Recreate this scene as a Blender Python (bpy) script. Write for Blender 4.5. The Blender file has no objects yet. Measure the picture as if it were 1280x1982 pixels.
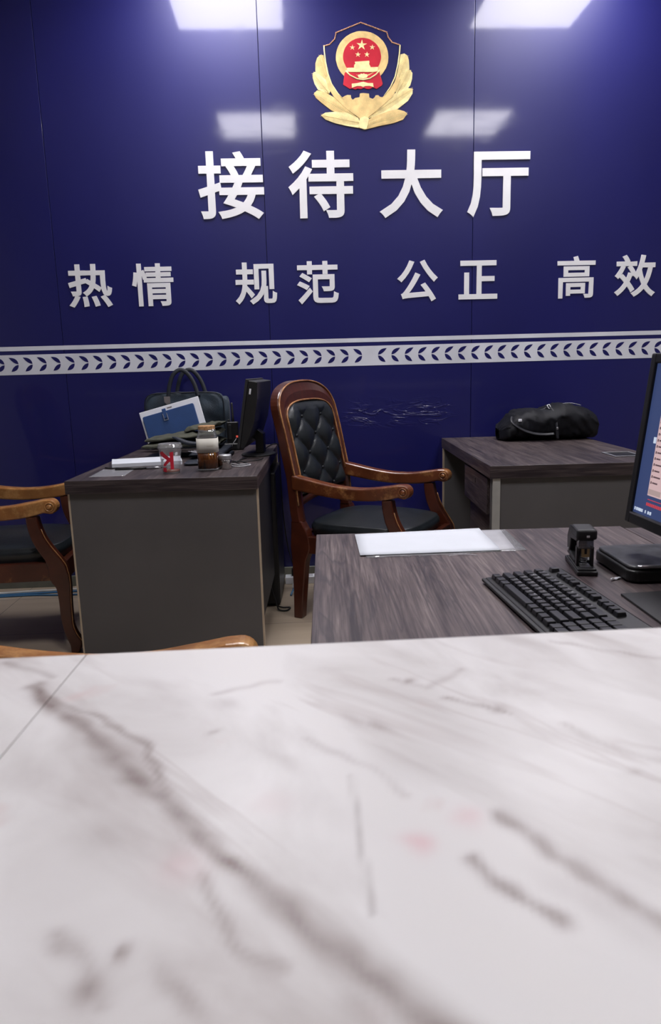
import bpy, bmesh, math, random
from mathutils import Vector, Matrix, noise
PI = math.pi
random.seed(7)
SC = bpy.context.scene
COL = SC.collection

# ------------------------------------------------------------------ camera
EYE = 1.1281
cam_d = bpy.data.cameras.new('camera')
cam = bpy.data.objects.new('camera', cam_d); COL.objects.link(cam)
_A = Vector((0.99960855, -0.00788947, -0.02684227)); _U = Vector((0.02786447, 0.19451373, 0.98050394)); _F = Vector((0.00251447, 0.98086807, -0.19465742))
cam.matrix_world = Matrix(((_A.x, _U.x, -_F.x, 0), (_A.y, _U.y, -_F.y, 0), (_A.z, _U.z, -_F.z, EYE), (0, 0, 0, 1)))
cam_d.sensor_fit = 'VERTICAL'; cam_d.sensor_height = 36; cam_d.lens = 1384.667 / 1982 * 36
cam_d.clip_start = 0.02; cam_d.clip_end = 60
cam_d.dof.use_dof = True; cam_d.dof.focus_distance = 2.9; cam_d.dof.aperture_fstop = 15.0
SC.camera = cam
SC.view_settings.view_transform = 'Standard'; SC.view_settings.look = 'None'
SC.view_settings.exposure = 0.0; SC.view_settings.gamma = 1.0; SC.view_settings.use_curve_mapping = False
PANEL = 27.0            # radiance of the ceiling light panels
AMBIENT = 0.10
world = bpy.data.worlds.new('world'); SC.world = world; world.use_nodes = True
world.node_tree.nodes['Background'].inputs[0].default_value = (0.75, 0.8, 1.0, 1)
world.node_tree.nodes['Background'].inputs[1].default_value = AMBIENT
PANELS = ((-0.455, 0.49), (1.25, 0.49), (-0.38, 2.47), (1.34, 2.47))   # along the blue wall, distance from it
CEIL = 3.1

# ------------------------------------------------------------------ materials
def mat(name, col, rough=0.5, metal=0.0, spec=0.5, var=0.06, vscale=12.0, bump=0.0, bscale=60.0, coat=0.0, crough=0.05,
        trans=0.0, ior=1.45, emit=None, estr=0.0, alpha=1.0, sheen=0.0, stretch=(1, 1, 1)):
    m = bpy.data.materials.new(name); m.use_nodes = True
    nt = m.node_tree; N = nt.nodes; L = nt.links; b = N['Principled BSDF']
    tc = N.new('ShaderNodeTexCoord'); mp = N.new('ShaderNodeMapping'); mp.inputs['Scale'].default_value = stretch
    L.new(tc.outputs['Object'], mp.inputs[0])
    no = N.new('ShaderNodeTexNoise'); no.inputs['Scale'].default_value = vscale; no.inputs['Detail'].default_value = 4
    L.new(mp.outputs[0], no.inputs['Vector'])
    cr = N.new('ShaderNodeValToRGB')
    c0 = [max(0, c * (1 - var * 2)) for c in col]; c1 = [min(1, c * (1 + var * 2)) for c in col]
    cr.color_ramp.elements[0].color = (*c0, 1); cr.color_ramp.elements[1].color = (*c1, 1)
    cr.color_ramp.elements[0].position = .3; cr.color_ramp.elements[1].position = .7
    L.new(no.outputs[0], cr.inputs[0]); L.new(cr.outputs[0], b.inputs['Base Color'])
    b.inputs['Roughness'].default_value = rough; b.inputs['Metallic'].default_value = metal
    b.inputs['Specular IOR Level'].default_value = spec; b.inputs['Coat Weight'].default_value = coat
    b.inputs['Coat Roughness'].default_value = crough; b.inputs['Transmission Weight'].default_value = trans
    b.inputs['IOR'].default_value = ior; b.inputs['Alpha'].default_value = alpha
    b.inputs['Sheen Weight'].default_value = sheen
    if emit: b.inputs['Emission Color'].default_value = (*emit, 1); b.inputs['Emission Strength'].default_value = estr
    if bump > 0:
        n2 = N.new('ShaderNodeTexNoise'); n2.inputs['Scale'].default_value = bscale; n2.inputs['Detail'].default_value = 5
        L.new(mp.outputs[0], n2.inputs['Vector'])
        bp = N.new('ShaderNodeBump'); bp.inputs['Strength'].default_value = bump; bp.inputs['Distance'].default_value = .01
        L.new(n2.outputs[0], bp.inputs['Height']); L.new(bp.outputs[0], b.inputs['Normal'])
    return m

def math_node(N, L, op, a, b=None, clamp=False):
    n = N.new('ShaderNodeMath'); n.operation = op; n.use_clamp = clamp
    for i, x in enumerate((a, b)):
        if x is None: continue
        if isinstance(x, (int, float)): n.inputs[i].default_value = x
        else: L.new(x, n.inputs[i])
    return n.outputs[0]

def ramp(N, L, fac, stops):
    cr = N.new('ShaderNodeValToRGB'); e = cr.color_ramp.elements
    while len(e) < len(stops): e.new(0.5)
    for k, (p, c) in enumerate(stops): e[k].position = p; e[k].color = (*c, 1)
    L.new(fac, cr.inputs[0]); return cr.outputs[0]

def desk_wood(name, gain=1.0, along='y'):
    m = bpy.data.materials.new(name); m.use_nodes = True; nt = m.node_tree; N = nt.nodes; L = nt.links; b = N['Principled BSDF']
    tc = N.new('ShaderNodeTexCoord')
    def nz(scale, k, detail=6, dist=0.0):
        mp = N.new('ShaderNodeMapping'); mp.inputs['Scale'].default_value = (1, k, 1) if along == 'y' else (k, 1, 1); L.new(tc.outputs['Object'], mp.inputs[0])
        no = N.new('ShaderNodeTexNoise'); no.inputs['Scale'].default_value = scale; no.inputs['Detail'].default_value = detail
        no.inputs['Distortion'].default_value = dist; L.new(mp.outputs[0], no.inputs['Vector']); return no.outputs[0]
    fine = nz(230, .035, 4, .5); mid = nz(60, .05, 5, 1.0); big = nz(9, .10, 3, .8); streak = nz(13, .07, 4, 1.2)
    f = math_node(N, L, 'MULTIPLY', fine, .50)
    f = math_node(N, L, 'ADD', f, math_node(N, L, 'MULTIPLY', mid, .42))
    f = math_node(N, L, 'ADD', f, math_node(N, L, 'MULTIPLY', big, .32))
    g = gain
    col = ramp(N, L, f, [(.48, (.043*g, .030*g, .036*g)), (.58, (.098*g, .073*g, .077*g)), (.67, (.160*g, .124*g, .122*g)), (.80, (.29*g, .235*g, .225*g))])
    d = math_node(N, L, 'MULTIPLY', math_node(N, L, 'SUBTRACT', math_node(N, L, 'ABSOLUTE', math_node(N, L, 'SUBTRACT', streak, .5)), .0), 1.0)
    d = math_node(N, L, 'MULTIPLY', math_node(N, L, 'SUBTRACT', .022, d, True), 28.0, True)
    mx = N.new('ShaderNodeMix'); mx.data_type = 'RGBA'; L.new(d, mx.inputs['Factor']); L.new(col, mx.inputs['A']); mx.inputs['B'].default_value = (.040*g, .031*g, .042*g, 1)
    L.new(mx.outputs['Result'], b.inputs['Base Color']); b.inputs['Roughness'].default_value = .42; b.inputs['Specular IOR Level'].default_value = .45
    bp = N.new('ShaderNodeBump'); bp.inputs['Strength'].default_value = .12; bp.inputs['Distance'].default_value = .002
    L.new(fine, bp.inputs['Height']); L.new(bp.outputs[0], b.inputs['Normal'])
    return m

def chair_wood(name, base, worn, amount, rough=.28):
    m = bpy.data.materials.new(name); m.use_nodes = True; nt = m.node_tree; N = nt.nodes; L = nt.links; b = N['Principled BSDF']
    tc = N.new('ShaderNodeTexCoord'); geo = N.new('ShaderNodeNewGeometry')
    mp = N.new('ShaderNodeMapping'); mp.inputs['Scale'].default_value = (.25, 1, .25); L.new(tc.outputs['Object'], mp.inputs[0])
    no = N.new('ShaderNodeTexNoise'); no.inputs['Scale'].default_value = 45; no.inputs['Detail'].default_value = 5; L.new(mp.outputs[0], no.inputs['Vector'])
    col = ramp(N, L, no.outputs[0], [(.3, tuple(c*.7 for c in base)), (.7, tuple(c*1.25 for c in base))])
    n2 = N.new('ShaderNodeTexNoise'); n2.inputs['Scale'].default_value = 14; n2.inputs['Detail'].default_value = 8; n2.inputs['Roughness'].default_value = .75
    L.new(tc.outputs['Object'], n2.inputs['Vector'])
    e = math_node(N, L, 'SUBTRACT', geo.outputs['Pointiness'], .5)
    e = math_node(N, L, 'MULTIPLY', e, 7.0)
    e = math_node(N, L, 'ADD', e, math_node(N, L, 'MULTIPLY', math_node(N, L, 'SUBTRACT', n2.outputs[0], .62 - amount), 5.0), True)
    mx = N.new('ShaderNodeMix'); mx.data_type = 'RGBA'; L.new(e, mx.inputs['Factor']); L.new(col, mx.inputs['A']); mx.inputs['B'].default_value = (*worn, 1)
    L.new(mx.outputs['Result'], b.inputs['Base Color'])
    b.inputs['Roughness'].default_value = rough; b.inputs['Coat Weight'].default_value = .25; b.inputs['Coat Roughness'].default_value = .15
    return m

def wall_blue():
    m = bpy.data.materials.new('blue_lacquer'); m.use_nodes = True; nt = m.node_tree; N = nt.nodes; L = nt.links; b = N['Principled BSDF']
    tc = N.new('ShaderNodeTexCoord'); sp = N.new('ShaderNodeSeparateXYZ'); L.new(tc.outputs['Object'], sp.inputs[0])
    def nz(scale, sc=(1, 1, 1), detail=4, dist=0):
        mp = N.new('ShaderNodeMapping'); mp.inputs['Scale'].default_value = sc; L.new(tc.outputs['Object'], mp.inputs[0])
        no = N.new('ShaderNodeTexNoise'); no.inputs['Scale'].default_value = scale; no.inputs['Detail'].default_value = detail
        no.inputs['Distortion'].default_value = dist; L.new(mp.outputs[0], no.inputs['Vector']); return no.outputs[0]
    col = ramp(N, L, nz(1.3, (1, 1, .5), 3), [(.3, (.0058, .0062, .082)), (.7, (.0080, .0085, .108))])
    L.new(col, b.inputs['Base Color'])
    b.inputs['Specular IOR Level'].default_value = .36
    r = math_node(N, L, 'ADD', math_node(N, L, 'MULTIPLY', nz(2.2, (1, 1, .45), 6), .14), .36)
    L.new(r, b.inputs['Roughness'])
    smear = nz(5, (.7, 1, 2.2), 8, 1.5)
    cr = math_node(N, L, 'MULTIPLY', math_node(N, L, 'SUBTRACT', smear, .52, True), .22)
    L.new(math_node(N, L, 'ADD', cr, .075), b.inputs['Coat Roughness'])
    b.inputs['Coat Weight'].default_value = .60; b.inputs['Coat IOR'].default_value = 1.45
    # blistered, crinkled patch of film low on the wall, and faint overall waviness
    def box(v, lo, hi, s):
        a = math_node(N, L, 'MULTIPLY', math_node(N, L, 'SUBTRACT', v, lo), 1 / s, True)
        c = math_node(N, L, 'MULTIPLY', math_node(N, L, 'SUBTRACT', hi, v), 1 / s, True)
        return math_node(N, L, 'MULTIPLY', a, c)
    mask = math_node(N, L, 'MULTIPLY', box(sp.outputs[0], .05, .72, .12), box(sp.outputs[2], .80, .985, .07))
    cr1 = math_node(N, L, 'ABSOLUTE', math_node(N, L, 'SUBTRACT', nz(11, (.7, 1, 1.9), 3, 1.2), .5))
    cr1 = math_node(N, L, 'MULTIPLY', math_node(N, L, 'SUBTRACT', .09, cr1, True), 8)
    cr1 = math_node(N, L, 'MULTIPLY', cr1, math_node(N, L, 'MULTIPLY', math_node(N, L, 'SUBTRACT', nz(11, (.7, 1, 1.3), 2), .38, True), 7, True))
    hgt = math_node(N, L, 'MULTIPLY', math_node(N, L, 'MULTIPLY', cr1, mask), .95)
    hgt = math_node(N, L, 'ADD', hgt, math_node(N, L, 'MULTIPLY', nz(7, (1.4, 1, .5), 3), .05))
    hgt = math_node(N, L, 'ADD', hgt, math_node(N, L, 'MULTIPLY', nz(90, (1.5, 1, .35), 2), .006))
    bp = N.new('ShaderNodeBump'); bp.inputs['Strength'].default_value = .55; bp.inputs['Distance'].default_value = .006
    L.new(hgt, bp.inputs['Height']); L.new(bp.outputs[0], b.inputs['Normal']); L.new(bp.outputs[0], b.inputs['Coat Normal'])
    return m

def floor_tile():
    m = bpy.data.materials.new('floor_tile'); m.use_nodes = True; nt = m.node_tree; N = nt.nodes; L = nt.links; b = N['Principled BSDF']
    tc = N.new('ShaderNodeTexCoord')
    mp = N.new('ShaderNodeMapping'); mp.inputs['Location'].default_value = (.05, .22, 0); L.new(tc.outputs['Object'], mp.inputs[0])
    br = N.new('ShaderNodeTexBrick'); br.offset = 0; br.inputs['Scale'].default_value = 1; br.inputs['Brick Width'].default_value = .53
    br.inputs['Row Height'].default_value = .53; br.inputs['Mortar Size'].default_value = .002; br.inputs['Mortar Smooth'].default_value = .2
    br.inputs['Color1'].default_value = (.42, .345, .26, 1); br.inputs['Color2'].default_value = (.45, .37, .28, 1); br.inputs['Mortar'].default_value = (.12, .10, .09, 1)
    L.new(mp.outputs[0], br.inputs['Vector'])
    no = N.new('ShaderNodeTexNoise'); no.inputs['Scale'].default_value = 6; no.inputs['Detail'].default_value = 5
    mp2 = N.new('ShaderNodeMapping'); mp2.inputs['Scale'].default_value = (.25, 2, 1); L.new(tc.outputs['Object'], mp2.inputs[0]); L.new(mp2.outputs[0], no.inputs['Vector'])
    v = ramp(N, L, no.outputs[0], [(.3, (.82, .80, .78)), (.7, (1, 1, 1))])
    mx = N.new('ShaderNodeMix'); mx.data_type = 'RGBA'; mx.blend_type = 'MULTIPLY'; mx.inputs['Factor'].default_value = 1
    L.new(br.outputs['Color'], mx.inputs['A']); L.new(v, mx.inputs['B']); L.new(mx.outputs['Result'], b.inputs['Base Color'])
    b.inputs['Roughness'].default_value = .35
    return m

def marble():
    m = bpy.data.materials.new('veined_marble'); m.use_nodes = True; nt = m.node_tree; N = nt.nodes; L = nt.links; b = N['Principled BSDF']
    tc = N.new('ShaderNodeTexCoord')
    def nz(scale, detail=5, dist=0, sc=(1, 1, 1), rot=0):
        mp = N.new('ShaderNodeMapping'); mp.inputs['Scale'].default_value = sc; mp.inputs['Rotation'].default_value = (0, 0, rot); L.new(tc.outputs['Object'], mp.inputs[0])
        no = N.new('ShaderNodeTexNoise'); no.inputs['Scale'].default_value = scale; no.inputs['Detail'].default_value = detail
        no.inputs['Distortion'].default_value = dist; L.new(mp.outputs[0], no.inputs['Vector']); return no.outputs[0]
    def veined(scale, along, across, detail, dist):
        r0 = N.new('ShaderNodeMapping'); r0.inputs['Rotation'].default_value = (0, 0, math.radians(47)); L.new(tc.outputs['Object'], r0.inputs[0])
        r1 = N.new('ShaderNodeMapping'); r1.inputs['Scale'].default_value = (along, across, 1); L.new(r0.outputs[0], r1.inputs[0])
        no = N.new('ShaderNodeTexNoise'); no.inputs['Scale'].default_value = scale; no.inputs['Detail'].default_value = detail
        no.inputs['Distortion'].default_value = dist; L.new(r1.outputs[0], no.inputs['Vector']); return no.outputs[0]
    base = ramp(N, L, veined(13, .6, 1.2, 6, .6), [(.28, (.56, .52, .51)), (.42, (.74, .715, .71)), (.54, (.83, .81, .81)), (.75, (.84, .815, .805))])
    def mix(fac, a, c):
        mx = N.new('ShaderNodeMix'); mx.data_type = 'RGBA'; L.new(fac, mx.inputs['Factor']); L.new(a, mx.inputs['A']); mx.inputs['B'].default_value = (*c, 1); return mx.outputs['Result']
    # soft diagonal veining everywhere
    d = math_node(N, L, 'ABSOLUTE', math_node(N, L, 'SUBTRACT', veined(11, .35, 1.5, 5, .8), .5))
    f = math_node(N, L, 'MULTIPLY', math_node(N, L, 'SUBTRACT', .04, d, True), 11.0)
    f = math_node(N, L, 'MULTIPLY', f, math_node(N, L, 'MULTIPLY', math_node(N, L, 'SUBTRACT', nz(11, 2), .42, True), 3.0, True))
    base = mix(f, base, (.43, .36, .345))
    pink = math_node(N, L, 'MULTIPLY', math_node(N, L, 'SUBTRACT', nz(17, 3, .4), .64, True), 4.0)
    base = mix(pink, base, (.68, .50, .49))
    at = N.new('ShaderNodeAttribute'); at.attribute_name = 'vein'
    va = math_node(N, L, 'MULTIPLY', at.outputs['Fac'], math_node(N, L, 'ADD', math_node(N, L, 'MULTIPLY', nz(60, 4), .9), .45))
    base = mix(va, base, (.20, .135, .12))
    a2 = N.new('ShaderNodeAttribute'); a2.attribute_name = 'pink'
    base = mix(a2.outputs['Fac'], base, (.78, .42, .46))
    a3 = N.new('ShaderNodeAttribute'); a3.attribute_name = 'crack'
    base = mix(a3.outputs['Fac'], base, (.42, .39, .38))
    L.new(base, b.inputs['Base Color']); b.inputs['Roughness'].default_value = .38; b.inputs['Specular IOR Level'].default_value = .35
    return m

def film_mat(name, tint, gloss, a, dif=.1, dcol=(.8, .8, .82)):
    m = bpy.data.materials.new(name); m.use_nodes = True; nt = m.node_tree; N = nt.nodes; L = nt.links
    N.remove(N['Principled BSDF']); out = N['Material Output']
    tr = N.new('ShaderNodeBsdfTransparent'); tr.inputs[0].default_value = (*tint, 1)
    gl = N.new('ShaderNodeBsdfGlossy'); gl.inputs['Roughness'].default_value = gloss
    df = N.new('ShaderNodeBsdfDiffuse'); df.inputs[0].default_value = (*dcol, 1)
    no = N.new('ShaderNodeTexNoise'); no.inputs['Scale'].default_value = 40
    lw = N.new('ShaderNodeLayerWeight'); lw.inputs[0].default_value = .25
    m1 = N.new('ShaderNodeMixShader'); L.new(math_node(N, L, 'MULTIPLY', no.outputs[0], dif * 2, True), m1.inputs[0]); L.new(tr.outputs[0], m1.inputs[1]); L.new(df.outputs[0], m1.inputs[2])
    f = math_node(N, L, 'ADD', math_node(N, L, 'MULTIPLY', lw.outputs['Facing'], .35), a, True)
    mx = N.new('ShaderNodeMixShader'); L.new(f, mx.inputs[0]); L.new(m1.outputs[0], mx.inputs[1]); L.new(gl.outputs[0], mx.inputs[2]); L.new(mx.outputs[0], out.inputs[0])
    return m

M = dict(
    wall=wall_blue(), floor=floor_tile(), marble=marble(),
    hall=mat('unlit_hall_dark', (.07, .07, .08), .7), plaster=mat('white_plaster', (.45, .45, .47), .85, bump=.05), ceil=mat('ceiling_board', (.74, .74, .75), .9, bump=.08, bscale=120),  # hall wall coloured dark to stand in for an unlit hall
    groove=mat('seam_dark', (.004, .004, .02), .6), skirt=mat('skirting_grey', (.16, .165, .14), .5),
    lamp=mat('lamp_diffuser', (.9, .9, .9), .5, emit=(1.0, .97, 1.0), estr=PANEL), alu=mat('brushed_aluminium', (.55, .56, .58), .38, .85),
    letter=mat('white_acrylic', (.76, .76, .78), .35, var=.02), band=mat('white_vinyl', (.66, .68, .74), .4, var=.05, vscale=5), leafblue=mat('leaf_blue', (.010, .010, .10), .35),
    gold=mat('gold_print', (.72, .52, .22), .42, var=.10, vscale=26, bump=.15, bscale=160, stretch=(1, 1, 1)),
    palegold=mat('pale_gold_print', (.86, .73, .36), .42, var=.10, vscale=30), red=mat('emblem_red', (.50, .016, .035), .4, var=.08), copper=mat('copper_beads', (.62, .32, .17), .4, var=.2, vscale=120),
    navyfield=mat('emblem_navy', (.010, .012, .085), .35),
    wood=desk_wood('desk_laminate', .72), wood2=desk_wood('desk_laminate_dim', .50), woodedge=desk_wood('desk_edge_laminate', .42, 'x'), dgrey=mat('charcoal_board', (.088, .084, .086), .5, var=.05, vscale=3, bump=.02), edge=mat('beige_edge_band', (.42, .34, .25), .5),  # far desks take a darker wood copy, their dimmer light painted in
    black_shade_board=mat('black_shade_board', (.018, .018, .020), .5), edge_metal=mat('edge_strip', (.42, .42, .40), .4, .3),
    mahog=chair_wood('mahogany', (.068, .016, .008), (.38, .17, .06), -.07), mahogarm=chair_wood('mahogany_arm', (.13, .035, .012), (.42, .20, .07), .06),
    honey=chair_wood('worn_honey_wood', (.30, .125, .035), (.52, .28, .10), .10), bead=chair_wood('worn_bead', (.20, .07, .025), (.45, .22, .09), .14),
    leather=mat('black_leather', (.0125, .016, .019), .34, spec=.55, var=.12, bump=.12, bscale=170), button=mat('leather_button', (.012, .014, .017), .35),
    plastic=mat('black_plastic', (.014, .014, .015), .38, bump=.02, bscale=200), satin=mat('satin_black', (.022, .022, .024), .5, bump=.05, bscale=300), key=mat('key_plastic', (.018, .018, .022), .36, var=.1), legend=mat('legend_white', (.6, .6, .62), .5),
    worn=mat('worn_black_top', (.045, .046, .052), .38, var=.35, vscale=30, bump=.1, bscale=40), silver=mat('silver_trim', (.5, .5, .52), .28, .9), steel=mat('steel', (.62, .60, .57), .22, 1.0, stretch=(8, 8, 1)),
    brass=mat('brass', (.55, .42, .22), .3, .9), white=mat('white_paper', (.66, .69, .75), .7, var=.01), white2=mat('white_card', (.74, .75, .80), .55, var=.02), sleeve_paper=mat('grey_paper', (.42, .42, .45), .5),
    film=film_mat('clear_film', (.93, .93, .95), .2, .10, .22), clear=film_mat('clear_plastic', (.94, .94, .95), .08, .10, .15), pouch=film_mat('smoke_film', (.30, .34, .42), .12, .25),
    glass=film_mat('jar_glass', (.86, .88, .88), .06, .20, .10), tea=mat('brown_tea', (.075, .024, .007), .08, coat=.5, var=.45, vscale=55, stretch=(1, 1, .3)), tealeaf=mat('tea_leaf', (.42, .19, .05), .5), cork=mat('cork', (.40, .22, .10), .8, var=.2, vscale=120), cream=mat('cream_sleeve', (.66, .64, .57), .6), tan=mat('tan_print', (.50, .45, .34), .6),
    redink=mat('red_print', (.62, .025, .05), .4), amber=mat('amber_drink', (.22, .05, .02), .2),
    bag=mat('navy_canvas', (.017, .030, .046), .6, var=.25, vscale=9, bump=.25, bscale=220, sheen=.1), bagdark=mat('navy_trim', (.007, .010, .017), .5), tag=mat('grey_leather_tag', (.17, .15, .15), .6), 
    bluecover=mat('blue_leatherette', (.022, .062, .19), .5, var=.05, bump=.08, bscale=250), olive=mat('olive_cloth', (.062, .064, .045), .8, var=.15, vscale=20, bump=.2, bscale=150), navycloth=mat('dark_navy_cloth', (.010, .014, .024), .6, var=.2, bump=.2, bscale=100),
    nylon=mat('black_nylon', (.0060, .0066, .0095), .58, spec=.3, var=.2, vscale=14, bump=.15, bscale=260), strap=mat('black_strap', (.016, .017, .022), .42), 
    cable=mat('black_cable', (.012, .012, .013), .45), greycable=mat('grey_cable', (.36, .36, .38), .45), bluecable=mat('blue_cable', (.04, .13, .26), .45), whitecable=mat('white_cable', (.55, .56, .55), .45),
    orange=mat('orange_label', (.60, .17, .05), .5), redglow=mat('red_glow', (.6, .06, .05), .3, emit=(1, .15, .1), estr=.4),
    screen=mat('screen_blue', (.01, .015, .04), .3, emit=(.034, .052, .135), estr=1.0, var=.03), window=mat('screen_window', (.02, .02, .02), .3, emit=(.62, .43, .44), estr=.95, var=.01), stext=mat('screen_text', (.01, .01, .01), .3, emit=(.10, .06, .07), estr=1.0), 
    sred=mat('screen_red', (.02, .01, .01), .3, emit=(.55, .05, .06), estr=1.0), swhite=mat('screen_white', (.02, .02, .02), .3, emit=(.55, .62, .75), estr=1.0), ssel=mat('screen_select', (.02, .02, .02), .3, emit=(.42, .31, .30), estr=.95), body=mat('counter_board', (.30, .27, .24), .5),
)

# ------------------------------------------------------------------ mesh helpers
def obj(name, bm, m, parent=None, smooth=False, bevel=0.0, seg=2, angle=35, sub=0):
    me = bpy.data.meshes.new(name); bmesh.ops.recalc_face_normals(bm, faces=bm.faces); bm.to_mesh(me); bm.free()
    for mm in (m if isinstance(m, (list, tuple)) else [m]): me.materials.append(mm)
    o = bpy.data.objects.new(name, me); COL.objects.link(o)
    if parent is not None: o.parent = parent
    if smooth: me.polygons.foreach_set('use_smooth', [True] * len(me.polygons))
    if bevel > 0:
        md = o.modifiers.new('bevel', 'BEVEL'); md.width = bevel; md.segments = seg; md.limit_method = 'ANGLE'; md.angle_limit = math.radians(angle)
    if sub: md = o.modifiers.new('sub', 'SUBSURF'); md.levels = sub; md.render_levels = sub
    return o
def thing(name, label, cat, loc=(0, 0, 0), rz=0.0, group=None):
    o = bpy.data.objects.new(name, None); COL.objects.link(o); o.location = loc; o.rotation_euler = (0, 0, rz); o.empty_display_size = .05
    return tag(o, label, cat, group)
def tag(o, label, cat, group=None):
    o['label'] = label; o['category'] = cat
    if group: o['group'] = group
    return o
def struct(o): o['kind'] = 'structure'; return o
def add_box(bm, x0, x1, y0, y1, z0, z1, mi=0, mtx=None):
    vs = [bm.verts.new((x, y, z)) for z in (z0, z1) for y in (y0, y1) for x in (x0, x1)]
    for f in ((0, 2, 3, 1), (4, 5, 7, 6), (0, 1, 5, 4), (2, 6, 7, 3), (0, 4, 6, 2), (1, 3, 7, 5)):
        fc = bm.faces.new([vs[i] for i in f]); fc.material_index = mi
    if mtx: bmesh.ops.transform(bm, matrix=mtx, verts=vs)
    return vs
def bx(*a, **k): bm = bmesh.new(); add_box(bm, *a, **k); return bm
def add_prism(bm, pts, a, b, axis='y', mi=0):
    def P(p, t): return {'y': (p[0], t, p[1]), 'z': (p[0], p[1], t), 'x': (t, p[0], p[1])}[axis]
    lo = [bm.verts.new(P(p, a)) for p in pts]; hi = [bm.verts.new(P(p, b)) for p in pts]
    n = len(pts); fs = [bm.faces.new(lo), bm.faces.new(hi[::-1])]
    for i in range(n): fs.append(bm.faces.new((lo[i], hi[i], hi[(i + 1) % n], lo[(i + 1) % n])))
    for f in fs: f.material_index = mi
    return lo + hi
def add_tube(bm, path, r, segs=8, closed=False, flat=1.0, up=None, mi=0, caps=True):
    path = [Vector(p) for p in path]; n = len(path); rings = []
    rr = r if isinstance(r, (list, tuple)) else [r] * n
    prev = None
    for i, p in enumerate(path):
        a = path[(i - 1) % n] if (closed or i > 0) else p; c = path[(i + 1) % n] if (closed or i < n - 1) else p
        t = (c - a).normalized()
        if prev is None:
            u0 = Vector(up) if up else (Vector((0, 0, 1)) if abs(t.z) < .9 else Vector((1, 0, 0)))
        else: u0 = prev
        s = t.cross(u0)
        if s.length < 1e-6: s = t.orthogonal()
        s.normalize(); u = s.cross(t).normalized(); prev = u
        rings.append([bm.verts.new(p + s * math.cos(2 * PI * k / segs) * rr[i] + u * math.sin(2 * PI * k / segs) * rr[i] * flat) for k in range(segs)])
    for i in range(n if closed else n - 1):
        A, B = rings[i], rings[(i + 1) % n]
        for k in range(segs): f = bm.faces.new((A[k], A[(k + 1) % segs], B[(k + 1) % segs], B[k])); f.material_index = mi; f.smooth = True
    if caps and not closed:
        for f in (bm.faces.new(rings[0][::-1]), bm.faces.new(rings[-1])): f.material_index = mi
def add_lathe(bm, prof, c=(0, 0, 0), segs=28, sq=0.0, mi=0, axis='z', close=True):
    """prof: (radius, height) pairs; sq > 0 squares the section"""
    rings = []
    for r, z in prof:
        ring = []
        for k in range(segs):
            t = 2 * PI * (k + .5) / segs; ct, st = math.cos(t), math.sin(t)
            q = 1.0
            if sq > 0: q = 1 / ((abs(ct) ** (2 + sq) + abs(st) ** (2 + sq)) ** (1 / (2 + sq)))
            p = (r * ct * q, r * st * q, z)
            if axis == 'y': p = (p[0], p[2], p[1])
            if axis == 'x': p = (p[2], p[0], p[1])
            ring.append(bm.verts.new((p[0] + c[0], p[1] + c[1], p[2] + c[2])))
        rings.append(ring)
    for A, B in zip(rings, rings[1:]):
        for k in range(segs): f = bm.faces.new((A[k], A[(k + 1) % segs], B[(k + 1) % segs], B[k])); f.material_index = mi; f.smooth = True
    if close:
        for ring, rv in ((rings[0], True), (rings[-1], False)):
            f = bm.faces.new(ring[::-1] if rv else ring); f.material_index = mi
def lathe(*a, **k): bm = bmesh.new(); add_lathe(bm, *a, **k); return bm
def tube(*a, **k): bm = bmesh.new(); add_tube(bm, *a, **k); return bm
def smooth_path(pts, n=6):
    P = [Vector(p) for p in pts]; out = []
    for i in range(len(P) - 1):
        p0, p1, p2, p3 = P[max(i - 1, 0)], P[i], P[i + 1], P[min(i + 2, len(P) - 1)]
        for k in range(n):
            t = k / n
            out.append(.5 * ((2 * p1) + (p2 - p0) * t + (2 * p0 - 5 * p1 + 4 * p2 - p3) * t * t + (3 * p1 - p0 - 3 * p2 + p3) * t ** 3))
    out.append(P[-1]); return out
def grid_surface(bm, nu, nv, fn, mi=0, closed_u=False):
    V = [[bm.verts.new(fn(i / (nu - (0 if closed_u else 1)), j / (nv - 1))) for i in range(nu)] for j in range(nv)]
    for j in range(nv - 1):
        for i in range(nu if closed_u else nu - 1):
            f = bm.faces.new((V[j][i], V[j][(i + 1) % nu], V[j + 1][(i + 1) % nu], V[j + 1][i])); f.smooth = True; f.material_index = mi
    return V
def outline_mesh(name, polys, depth, offset=0.0):
    """flat outlines (local x, z) extruded towards -y; each outer contour is filled with its own holes"""
    area = lambda p: sum(a[0] * b[1] - b[0] * a[1] for a, b in zip(p, p[1:] + p[:1]))
    def inside(q, p):
        c = False
        for a, b in zip(p, p[1:] + p[:1]):
            if (a[1] > q[1]) != (b[1] > q[1]) and q[0] < (b[0] - a[0]) * (q[1] - a[1]) / (b[1] - a[1]) + a[0]: c = not c
        return c
    if offset:
        s0 = area(max(polys, key=lambda p: abs(area(p)))); polys = [q for p in polys for q in split_loops([tuple(v) for v in p])]
        polys = [q for p in polys for q in split_loops(grow(p, offset if s0 > 0 else -offset))]
    big = max(abs(area(p)) for p in polys); polys = [p for p in polys if abs(area(p)) > big * 1e-4 and len(p) > 2]
    sg = area(max(polys, key=lambda p: abs(area(p))))
    outer = [p for p in polys if area(p) * sg > 0]; holes = [p for p in polys if area(p) * sg < 0]
    bm = bmesh.new()
    for k, p in enumerate(outer):
        me = fill_outline(name, [p] + [h for h in holes if inside(h[0], p) and not any(q is not p and inside(h[0], q) and abs(area(q)) < abs(area(p)) for q in outer)], depth + k * 4e-5)
        bm.from_mesh(me); bpy.data.meshes.remove(me)
    return bm
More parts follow.
